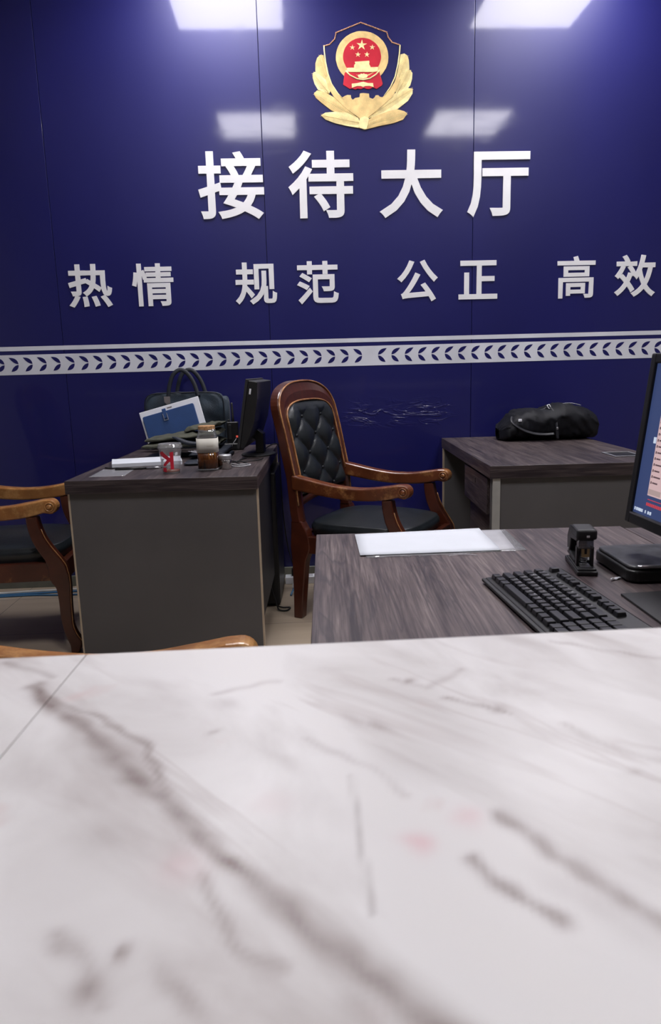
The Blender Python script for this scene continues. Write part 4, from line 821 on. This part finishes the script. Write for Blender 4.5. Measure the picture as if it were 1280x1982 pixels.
bm = bmesh.new(); add_box(bm, .062, .104, .0007, .0010, .0625, .072); add_box(bm, .108, .24, .0007, .0010, .0625, .072); obj('selected_row', tb(bm), M['ssel'], scr)
bm = bmesh.new()
for i in range(9): add_box(bm, .062 + i * .006, .062 + i * .006 + .0030, .0006, .0015, .0415, .0470)
add_box(bm, .064, .16, .0006, .0015, .0525, .0535); obj('red_caption', tb(bm), M['sred'], scr)
for i, w in ((0, .004), (1.6, .006), (3.2, .004), (4.2, .004), (5.2, .004), (6.4, .004), (9.3, .003), (11.6, .006), (13.4, .006)): obj('taskbar_icon', tb(bx(.0225 + i * .0042, .0225 + i * .0042 + w * .7, .0006, .0015, .027, .0325)), M['swhite'], scr)
obj('desktop_icon', tb(bx(.0500, .0580, .0006, .0015, .1530, .1640)), M['swhite'], scr)
obj('stand_neck', bx(MW / 2 - .03, MW / 2 + .03, .035, .06, .012, .2), M['plastic'], mo, bevel=.006)
bm = bmesh.new(); add_prism(bm, rr(MW / 2 - .075, MW / 2 + .11, -.0, .112, .03), .0044, .014, 'z'); obj('stand_foot', bm, M['satin'], mo, bevel=.003)

# ------------------------------------------------------------------ on the left desk
# briefcase against the wall
bg = thing('briefcase', 'navy canvas briefcase with upright handles against the wall on the left desk', 'bag', (-.722, 3.732, Z), math.radians(2))
def softbox(hx, hz, y0, y1, amp, seed, pw=7, nx=40):
    def f(u, v):
        # v runs front centre -> rim -> back centre
        a = 2 * PI * u; c, s = math.cos(a), math.sin(a); k = (abs(c) ** pw + abs(s) ** pw) ** (-1 / pw)
        if v < .4: r = v / .4 * .96; y = y0 - .012 * (1 - r * r)
        elif v < .6: q = (v - .4) / .2; r = .96 + .04 * math.sin(PI * q); y = y0 + (y1 - y0) * q
        else: r = (1 - v) / .4 * .96; y = y1
        x = hx * k * c * r; z = hz + hz * k * s * r
        d = amp * NZ(x * 9 + seed, z * 9, seed) + amp * .5 * NZ(x * 23, z * 23 + seed, seed)
        return (x, y + (d if v < .5 else 0), z + (.3 * d if z > hz else 0))
    bm = bmesh.new(); grid_surface(bm, nx * 2, 26, f, closed_u=True); bmesh.ops.remove_doubles(bm, verts=bm.verts, dist=1e-5); return bm
obj('body', softbox(.203, .144, -.045, .05, .014, 3), M['bag'], bg, smooth=True)
bm = bmesh.new(); P = []
for i in range(64):
    a = 2 * PI * i / 64; c, s = math.cos(a), math.sin(a); k = (abs(c) ** 7 + abs(s) ** 7) ** (-1 / 7); P.append((.203 * k * c * .985, -.047, .144 + .144 * k * s * .985))
add_tube(bm, P, .0032, 6, closed=True); obj('piping', bm, M['bagdark'], bg, smooth=True)
for y, lean, nm in ((-.05, .0, .0), (.035, .03, .012)):
    bm = bmesh.new(); cx = .0 + lean
    pts = smooth_path([(cx - .078, y, .262), (cx - .070, y + .005, .315), (cx - .048, y + .012, .375), (cx - .012, y + .018, .399), (cx + .022, y + .016, .382), (cx + .055, y + .010, .33), (cx + .075, y, .262)], 5)
    add_tube(bm, pts, .0105, 10, flat=.4, up=(0, -1, 0)); obj('handle', bm, M['bagdark'], bg, smooth=True)
bm = bmesh.new(); add_prism(bm, [(-.096, .268), (-.096, .240), (-.081, .228), (-.066, .236), (-.066, .268)], -.070, -.062, 'y'); obj('handle_patch', bm, M['tag'], bg, bevel=.001)
bm = softbox(.028, .125, -.03, .035, .008, 8, 5, 14); shift(bm, .197, .005, .012); obj('side_pocket', bm, M['bag'], bg, smooth=True)

def leaning(name, label, cat, ctr, ang, lean):
    t = thing(name, label, cat, ctr); t.rotation_mode = 'XYZ'
    t.matrix_world = Matrix.Translation(ctr) @ Matrix.Rotation(lean, 4, 'X') @ Matrix.Rotation(-ang, 4, 'Y'); return t
ang = math.radians(14.5)
f = leaning('white_folder', 'white folder propped slantwise against the briefcase behind the blue notebook', 'folder', (-.928, 3.585, .944), ang, math.radians(-9))
obj('cover', bx(0, .304, 0, .012, -.188, 0), M['white2'], f, bevel=.002)
obj('page_block', bx(.004, .300, .003, .009, -.1885, -.004), M['white'], f)
obj('cover_tab', bx(.140, .165, -.001, .0005, -.018, -.012), M['tag'], f)
n = leaning('blue_notebook', 'blue clasped notebook propped in front of the white folder', 'notebook', (-.909, 3.567, .923), ang, math.radians(-9))
bm = bmesh.new(); add_prism(bm, rr(0, .262, -.165, 0, .008), .0, .014, 'y'); obj('cover', bm, M['bluecover'], n, bevel=.002)
sp = obj('clasp_strap', bx(.103, .123, -.0045, .0, -.036, .012), M['bluecover'], n, bevel=.002)
bm = bmesh.new()
for a in ((.102, .105, -.048, -.012), (.1215, .1245, -.048, -.012), (.105, .1215, -.048, -.0445)): add_box(bm, a[0], a[1], -.0085, -.0045, a[2], a[3])
obj('clasp_buckle', bm, M['silver'], n, bevel=.001)

# folded clothing on plastic pouches
def soft_slab(x0, x1, y0, y1, z, th, amp, seed, tilt=0.0, nx=30, ny=20):
    bm = bmesh.new()
    def f(u, v):
        a = 2 * PI * v; px = x0 + (x1 - x0) * u
        cy, cz = math.cos(a), math.sin(a)
        e = min(1, u / .06, (1 - u) / .06); e = max(.02, e) ** .5
        yy = (y0 + y1) / 2 + (y1 - y0) / 2 * math.copysign(abs(cy) ** .35, cy) * (.93 + .07 * e) + .008 * NZ(px * 14, seed, a)
        up = .5 + .5 * math.copysign(abs(cz) ** .7, cz)
        zz = z + tilt * u + up * th * e + (1 - e) * th * .4 + amp * (up * .9 + .1) * (NZ(px * 11 + seed, yy * 7, seed) + .5 * NZ(px * 28, yy * 19 + seed, seed) + .7 * (1 - 2 * abs(NZ(px * 16 + yy * 9, yy * 12 + seed, seed * 2))) )
        return (px, yy, max(zz, z))
    grid_surface(bm, nx, ny * 2 + 1, f); bmesh.ops.remove_doubles(bm, verts=bm.verts, dist=1e-5)
    for end in (0, nx - 1): pass
    bmesh.ops.holes_fill(bm, edges=[e for e in bm.edges if e.is_boundary], sides=200)
    return bm
tag(obj('document_pouch', soft_slab(-.605, -.44, 2.98, 3.42, Z, .016, .004, 2), M['navycloth'], smooth=True), 'flat dark navy pouch lying lowest behind the cup on the left desk', 'pouch')
p2 = thing('document_pouch', 'dark glossy plastic pouch with edge glints painted pale lying on the lower navy pouch', 'pouch', (0, 0, 0))
obj('pouch_body', soft_slab(-.60, -.45, 3.08, 3.45, Z + .022, .016, .006, 5), M['navycloth'], p2, smooth=True)
bm = bmesh.new()
for i in range(5): add_tube(bm, smooth_path([(-.60 + i * .010, 3.09 + .012 * i, Z + .050), (-.555 + .01 * i, 3.072 + .01 * i, Z + .044 - .002 * i), (-.485, 3.072 + .006 * i, Z + .034 - .003 * i)], 5), .0016, 5)
obj('edge_glint', bm, M['sleeve_paper'], p2, smooth=True)  # pale tubes imitate the shine along the pouch edges
jk = thing('folded_jacket', 'olive green folded jacket heaped in front of the blue notebook', 'clothing', (0, 0, 0))
obj('lower_fold', soft_slab(-.845, -.485, 3.24, 3.525, Z + .043, .020, .008, 11, .012), M['olive'], jk, smooth=True)
obj('middle_fold', soft_slab(-.835, -.49, 3.27, 3.52, Z + .070, .016, .010, 15, .028), M['olive'], jk, smooth=True)
obj('collar_fold', soft_slab(-.66, -.485, 3.33, 3.515, Z + .108, .014, .012, 19, .030), M['olive'], jk, smooth=True)
bm = bmesh.new(); add_tube(bm, smooth_path([(-.70, 3.262, Z + .098), (-.67, 3.25, Z + .088), (-.63, 3.245, Z + .072), (-.58, 3.245, Z + .066), (-.52, 3.247, Z + .064)], 5), [.006 + .010 * math.sin(PI * min(1, i / 20)) for i in range(21)], 10, flat=.6); obj('lining_fold', bm, M['navycloth'], jk, smooth=True)

# paper stack, taped sheet, pen
bm = bmesh.new(); add_prism(bm, [(-.955, 3.165), (-.905, 2.99), (-.62, 3.045), (-.665, 3.235)], Z, Z + .016, 'z'); 
tag(obj('paper_stack', bm, M['white'], bevel=.001), 'small stack of white paper on the left desk, left of the plastic cup', 'paper stack')
tag(obj('taped_sheet', quad_sheet([(-.915, 2.715), (-.780, 2.722), (-.79, 2.90), (-.925, 2.935)], Z, .0007, wav=.001, seed=4), M['film'], smooth=True), 'clear film sheet stuck on the front left corner of the left desk', 'plastic film')
pn = thing('pen', 'black pen with silver grip lying left of the plastic cup', 'pen', (-.79, 2.905, Z + .0052), math.radians(7))
obj('barrel', tube([(-.075, 0, 0), (.05, 0, 0)], .005, 10), M['plastic'], pn, smooth=True)
obj('grip', tube([(.05, 0, 0), (.095, 0, 0), (.108, 0, 0)], [.0052, .0046, .001], 10), M['silver'], pn, smooth=True)
tag(obj('thin_cord', tube(smooth_path([(-.93, 2.98, Z + .003), (-.90, 2.95, Z + .003), (-.87, 2.955, Z + .003), (-.84, 2.93, Z + .003), (-.80, 2.95, Z + .003), (-.72, 2.94, Z + .003), (-.66, 2.93, Z + .003)], 6), .0026, 7), M['cable']), 'thin black cord snaking over the left desk beside the pen', 'cord')

# plastic cup
cp = thing('plastic_cup', 'clear plastic cup with red lettering on the front of the left desk', 'cup', (-.612, 2.788, Z), 0)
def cup_r(z): return .0345 + (.0435 - .0345) * z / .098
obj('cup_wall', lathe([(.034, .001), (cup_r(.0), .002), (cup_r(.05), .05), (cup_r(.098), .098)], segs=36, close=False), M['clear'], cp, smooth=True)
obj('cup_base', lathe([(.0335, .0), (.0345, .002), (.0337, .004)], segs=36), M['clear'], cp, smooth=True)
obj('drink', lathe([(.033, .0045), (cup_r(.013) - .002, .013)], segs=36), M['amber'], cp, smooth=True)
obj('lid', lathe([(.0465, .096), (.0475, .098), (.0475, .104), (.045, .106), (.0445, .113), (.042, .1155), (.040, .1135), (.001, .1135)], segs=36, close=False), M['clear'], cp, smooth=True)
def wrap(polys, name, m, parent, rad, lift=.0006, ang0=0.0):
    bm = bmesh.new()
    for pl in polys:
        b2 = bmesh.new(); b2.faces.new([b2.verts.new((x, z, 0)) for x, z in pl])
        bmesh.ops.triangulate(b2, faces=b2.faces); 
        for _ in range(2): bmesh.ops.subdivide_edges(b2, edges=b2.edges, cuts=1, use_grid_fill=True)
        mp = {}
        for v in b2.verts:
            r = rad(v.co.y) + lift; a = -PI / 2 + ang0 + v.co.x / .04; mp[v] = bm.verts.new((r * math.cos(a), r * math.sin(a), v.co.y))
        for f in b2.faces: bm.faces.new([mp[v] for v in f.verts])
        b2.free()
    return obj(name, bm, m, parent, smooth=True)
KP = [[(.006, .016), (.020, .018), (.019, .086), (.006, .084)], [(.007, .045), (.008, .060), (-.022, .088), (-.038, .083), (-.038, .076)], [(.007, .050), (-.003, .058), (-.024, .036), (-.012, .034)],
      [(-.024, .036), (-.012, .034), (-.012, .030), (-.024, .030)], [(-.03, .008), (-.012, .008), (-.012, .022), (-.018, .026), (-.024, .022), (-.03, .026)]]
wrap(KP, 'red_lettering', M['redink'], cp, cup_r)
wrap([[(.026, .07), (.036, .072), (.037, .082), (.030, .084), (.025, .078)], [(-.036, .040), (-.022, .052), (-.018, .058), (-.034, .060)]], 'white_print', M['white2'], cp, cup_r)

# tea bottle
tbt = thing('tea_bottle', 'cork-topped glass tea bottle in a cream sleeve, right of the plastic cup', 'bottle', (-.474, 2.842, Z), math.radians(4))
obj('glass_body', lathe([(.0405, .110), (.0405, .118), (.040, .126), (.037, .138), (.033, .150), (.0325, .163)], segs=48, sq=3.5), M['glass'], tbt, smooth=True)
obj('tea', lathe([(.036, .0085), (.0402, .010), (.0402, .078)], segs=48, sq=3.5), M['tea'], tbt, smooth=True)
bm = bmesh.new()
for x, w, h in ((.006, .006, .03), (.018, .008, .026), (.028, .006, .018), (.031, .004, .03)): add_prism(bm, [(x - w / 2, .074), (x + w / 2, .074), (x + w * .3, .074 - h)], -.0410, -.0403, 'y')
obj('tea_leaves', bm, M['tealeaf'], tbt)
slv = obj('cream_sleeve', lathe([(.0408, .072), (.0418, .072), (.0418, .128), (.0408, .128)], segs=48, sq=3.5, close=False), M['cream'], tbt, smooth=True)
bm = bmesh.new()
for i in range(9): add_box(bm, .0 + i * .0028, .002 + i * .0028, -.0424, -.0416, .097, .0995)
obj('faint_print', bm, M['tan'], slv)
obj('cork_lid', lathe([(.0315, .158), (.0335, .160), (.0335, .174), (.0320, .176)], segs=36), M['cork'], tbt, smooth=True, bevel=.001)
obj('glass_foot', lathe([(.037, -.0), (.041, .001), (.041, .0075), (.0400, .0085)], segs=48, sq=3.5), M['clear'], tbt, smooth=True)

# steel tumbler lid cup
tm = thing('steel_tumbler', 'small steel tumbler standing right of the tea bottle', 'tumbler', (-.411, 2.862, Z))
obj('lower_cup', lathe([(.024, 0), (.0258, .002), (.0258, .034), (.025, .036)], segs=36), M['steel'], tm, smooth=True)
obj('upper_rim', lathe([(.0262, .038), (.0268, .039), (.0268, .054), (.0255, .057), (.001, .0575)], segs=36), M['alu'], tm, smooth=True)
obj('seal', lathe([(.0245, .035), (.0245, .0395)], segs=36), M['plastic'], tm)

# monitor seen edge-on: local x to the left of the room (screen side -x)
ml = thing('computer_monitor', 'black monitor seen edge-on at the right of the left desk', 'monitor', (-.320, 3.345, Z), math.radians(-3))
tl = Matrix.Translation((-.048, 0, .055)) @ Matrix.Rotation(math.radians(10), 4, 'Y')
bm = bmesh.new(); add_prism(bm, [(0, 0), (.018, .0), (.036, .05), (.048, .12), (.048, .22), (.040, .293), (.0, .293)], -.23, .23, 'y'); bmesh.ops.transform(bm, matrix=tl, verts=bm.verts)
obj('case', bm, M['plastic'], ml, bevel=.003)
bm = bx(-.012, 0, -.235, .235, -.004, .298); bmesh.ops.transform(bm, matrix=tl, verts=bm.verts); obj('bezel', bm, M['satin'], ml, bevel=.002)
bm = bx(-.0126, -.012, -.22, .22, .02, .283); bmesh.ops.transform(bm, matrix=tl, verts=bm.verts); obj('screen', bm, M['plastic'], ml)
bm = bx(.010, .018, -.2306, -.2299, .236, .260); bmesh.ops.transform(bm, matrix=tl, verts=bm.verts); obj('label_sticker', bm, M['white2'], ml)
bm = bmesh.new(); add_prism(bm, [(-.012, .128), (.030, .098), (.030, .010), (-.008, .010), (-.008, .072), (-.030, .092)], -.035, .035, 'y'); obj('stand_neck', bm, M['plastic'], ml, bevel=.003)
bm = bmesh.new(); add_lathe(bm, [(.078, 0), (.080, .003), (.076, .007), (.02, .010)], (0, 0, 0), 40); bmesh.ops.scale(bm, vec=(1, 1.45, 1), verts=bm.verts); obj('stand_foot', bm, M['satin'], ml, smooth=True)

# radio in its charger, small recorder
rd = thing('walkie_talkie', 'black walkie-talkie with raised antenna in a charger left of the edge-on monitor', 'walkie-talkie', (-.470, 3.60, Z))
obj('charger_base', bx(-.045, .055, -.05, .04, 0, .034), M['plastic'], rd, bevel=.008, seg=3)
bdy = obj('body', bx(-.028, .030, -.018, .018, .03, .138), M['plastic'], rd, bevel=.006, seg=3)
obj('antenna', tube([(.004, 0, .13), (.004, 0, .16), (.002, .001, .225), (.001, .001, .232)], [.0075, .006, .0048, .004], 12), M['satin'], rd, smooth=True)
obj('volume_knob', lathe([(.006, 0), (.006, .013), (.005, .014)], (-.018, 0, .136), 14), M['satin'], rd)
obj('belt_clip', bx(-.019, -.002, -.024, -.018, .05, .125), M['satin'], rd, bevel=.003)
bm = bmesh.new()
for i in range(5): add_box(bm, .004, .024, -.0192, -.018, .085 + i * .007, .088 + i * .007)
obj('speaker_grille', bm, M['satin'], bdy)
obj('push_button', bx(.018, .028, -.021, -.018, .06, .07), M['redglow'], rd)
obj('charge_cord', tube(smooth_path([(-.0, -.048, .012), (.004, -.06, .03), (.018, -.055, .05), (.02, -.03, .056)], 5), .002, 6), M['greycable'], rd)
rc = thing('handheld_recorder', 'small black handheld device with orange label behind the tea bottle', 'device', (-.562, 3.56, Z + .0), math.radians(6))
obj('body', bx(-.018, .018, -.012, .012, 0, .112), M['plastic'], rc, bevel=.004)
obj('orange_label', bx(-.012, .004, -.0132, -.012, .068, .104), M['orange'], rc)
obj('status_lamp', lathe([(.0035, 0), (.0035, .002)], (-.004, -.0132, .055), 10, axis='y'), M['redglow'], rc)
obj('lens', lathe([(.013, .0), (.013, .02), (.010, .022)], (.006, -.012, .028), 20, axis='y'), M['satin'], rc)
for lbl, m, pts, r in (
    ('pale grey cable curling right of the steel tumbler', 'greycable', [(-.40, 2.93, 0), (-.375, 2.90, 0), (-.34, 2.905, 0), (-.318, 2.94, 0), (-.335, 2.965, 0), (-.37, 2.955, 0), (-.40, 2.99, 0), (-.44, 3.05, 0)], .0028),
    ('black cable lying in front of the edge-on monitor foot', 'cable', [(-.45, 3.40, 0), (-.44, 3.20, 0), (-.42, 3.10, 0), (-.36, 3.06, 0), (-.30, 3.10, 0), (-.285, 3.16, 0)], .0026),
    ('black cable running off the back right corner of the left desk', 'cable', [(-.31, 3.48, .0), (-.29, 3.55, .012), (-.265, 3.62, .016), (-.245, 3.64, .0), (-.242, 3.63, -.1), (-.235, 3.62, -.35), (-.215, 3.60, -.52), (-.19, 3.60, -.62)], .003),
    ('dark grey cord looping between tumbler and walkie-talkie', 'cable', [(-.41, 3.02, 0), (-.38, 3.08, 0), (-.35, 3.02, 0), (-.33, 2.98, 0), (-.36, 2.98, 0), (-.39, 3.06, 0), (-.36, 3.2, 0)], .0024)):
    tag(obj('cable', tube(smooth_path([(p[0], p[1], Z + r + p[2]) for p in pts], 7), r, 7), M[m]), lbl, 'cable')

# ------------------------------------------------------------------ duffel on the right desk
df = thing('duffel_bag', 'slouched black nylon duffel bag on the desk against the wall', 'bag', (1.130, 3.70, Z + .002), math.radians(1))
TOPZ = [(-.245, .06), (-.22, .085), (-.19, .125), (-.14, .150), (-.09, .158), (-.04, .150), (0, .160), (.06, .178), (.12, .172), (.18, .155), (.225, .128), (.25, .08)]
def duf(u, v):
    x = -.248 + .500 * u; h = interp(x, TOPZ); a = 2 * PI * v; c, s = math.cos(a), math.sin(a)
    e = max(.06, min(1, u / .05, (1 - u) / .05)) ** .5
    d = .125 * e
    y = d * math.copysign(abs(c) ** .75, c); z = h * .5 + h * .5 * math.copysign(abs(s) ** .8, s)
    lump = .012 * NZ(x * 13, a * 1.3, 3) + .008 * NZ(x * 34 + z * 20, a * 2.5, 7) + .005 * NZ(x * 60, a * 6, 1)
    k = min(1, max(0, z / .05))
    y += lump * 1.1 - .02 * (z / .16) * (1 if c < 0 else -1) * .8; z += lump * k
    return (x, y, max(0, z))
bm = bmesh.new(); grid_surface(bm, 70, 49, duf); bmesh.ops.remove_doubles(bm, verts=bm.verts, dist=1e-5); bmesh.ops.holes_fill(bm, edges=[e for e in bm.edges if e.is_boundary], sides=200)
obj('body', bm, M['nylon'], df, smooth=True)
obj('shoulder_strap', tube(smooth_path([(-.195, -.085, .120), (-.205, -.118, .10), (-.185, -.132, .078), (-.14, -.140, .052), (-.09, -.143, .038), (-.04, -.143, .034), (0.0, -.143, .036)], 6), .009, 10, flat=.35, up=(0, -1, .3)), M['strap'], df, smooth=True)
obj('centre_strap', tube(smooth_path([(-.015, -.03, .165), (-.002, -.085, .155), (.008, -.118, .12), (.012, -.140, .07), (.016, -.143, .02), (.018, -.141, .011)], 6), .008, 10, flat=.35, up=(0, -1, 0)), M['strap'], df, smooth=True)
obj('top_handle', tube(smooth_path([(-.085, -.04, .155), (-.06, -.055, .148), (-.03, -.05, .152), (0, -.04, .163), (.02, -.07, .158), (.045, -.10, .130)], 6), .008, 10, flat=.5), M['strap'], df, smooth=True)
bm = bmesh.new(); add_tube(bm, [(-.014, -.06, .172), (-.002, -.062, .176), (.002, -.082, .158), (-.010, -.082, .156)], .002, 6, closed=True); obj('ring', bm, M['silver'], df)
b = obj('zip_pull', bx(.075, .094, -.066, -.058, .172, .182), M['silver'], df, bevel=.002)
obj('zip_line', tube(smooth_path([(.07, -.05, .178), (.12, -.04, .178), (.17, -.03, .166)], 5), .0022, 6), M['greycable'], b)
obj('white_badge', bx(-.178, -.160, -.136, -.126, .098, .112), M['white2'], df, bevel=.003)
obj('snap_hook', bx(.008, .018, -.152, -.142, .056, .068), M['silver'], df, bevel=.002)

# ------------------------------------------------------------------ on the floor
pc = thing('computer_tower', 'black computer tower on the floor beside the right end of the left desk', 'computer', (-.378, 3.358, 0))
obj('case', bx(0, .13, 0, .385, .012, .66), M['plastic'], pc, bevel=.004)
obj('front_panel', bx(.004, .126, -.012, 0, .014, .656), M['satin'], pc, bevel=.004)
bm = bmesh.new()
for x in (.015, .115):
    for y in (.03, .35): add_lathe(bm, [(.01, 0), (.01, .012)], (x, y, 0), 12)
obj('feet', bm, M['satin'], pc)
obj('red_sticker', bx(.045, .058, -.0128, -.012, .115, .127), M['redglow'], pc)  # sticker is no lamp; a faint glow is added to its red
tag(obj('cable', tube(smooth_path([(-.30, 3.335, .15), (-.285, 3.31, .10), (-.262, 3.29, .03), (-.25, 3.28, .005), (-.215, 3.27, .005), (-.20, 3.31, .005), (-.235, 3.315, .005), (-.255, 3.29, .02)], 7), .004, 7), M['cable']), 'black cable looped on the floor in front of the computer tower', 'cable')
for lbl, m, pts, r in (
    ('white cable arching over the power strip behind the tufted armchair', 'whitecable', [(-.20, 3.62, .005), (-.19, 3.66, .06), (-.17, 3.70, .09), (-.16, 3.70, .06), (-.135, 3.70, .052)], .005),
    ('blue cable bundled on the floor beside the computer tower', 'bluecable', [(-.205, 3.50, .005), (-.185, 3.55, .03), (-.15, 3.60, .005), (-.18, 3.68, .005), (-.20, 3.74, .005)], .005),
    ('pale cable along the skirting behind the left armchair', 'whitecable', [(-2.3, 3.66, .005), (-1.9, 3.665, .005), (-1.6, 3.70, .005), (-1.35, 3.72, .005), (-1.05, 3.72, .005)], .006),
    ('upper blue cable along the skirting behind the left armchair', 'bluecable', [(-2.3, 3.615, .005), (-1.9, 3.63, .005), (-1.6, 3.66, .005), (-1.35, 3.68, .005), (-1.05, 3.675, .005)], .006),
    ('lower blue cable on the floor, farthest from the skirting behind the left armchair', 'bluecable', [(-2.3, 3.59, .005), (-1.9, 3.60, .005), (-1.6, 3.63, .005), (-1.4, 3.62, .005), (-1.05, 3.64, .005)], .005)):
    tag(obj('cable', tube(smooth_path(pts, 7), r, 7), M[m]), lbl, 'cable')
ps = thing('power_strip', 'white power strip on the floor behind the tufted armchair leg', 'power strip', (-.085, 3.745, 0), math.radians(2))
obj('housing', bx(-.16, .12, -.03, .03, 0, .04), M['white2'], ps, bevel=.004)
for i in range(3):
    s = obj('socket', bx(-.13 + i * .07, -.08 + i * .07, -.02, .02, .04, .042), M['sleeve_paper'], ps, bevel=.001)
obj('plug', bx(-.125, -.085, -.018, .018, .042, .082), M['plastic'], ps, bevel=.005)
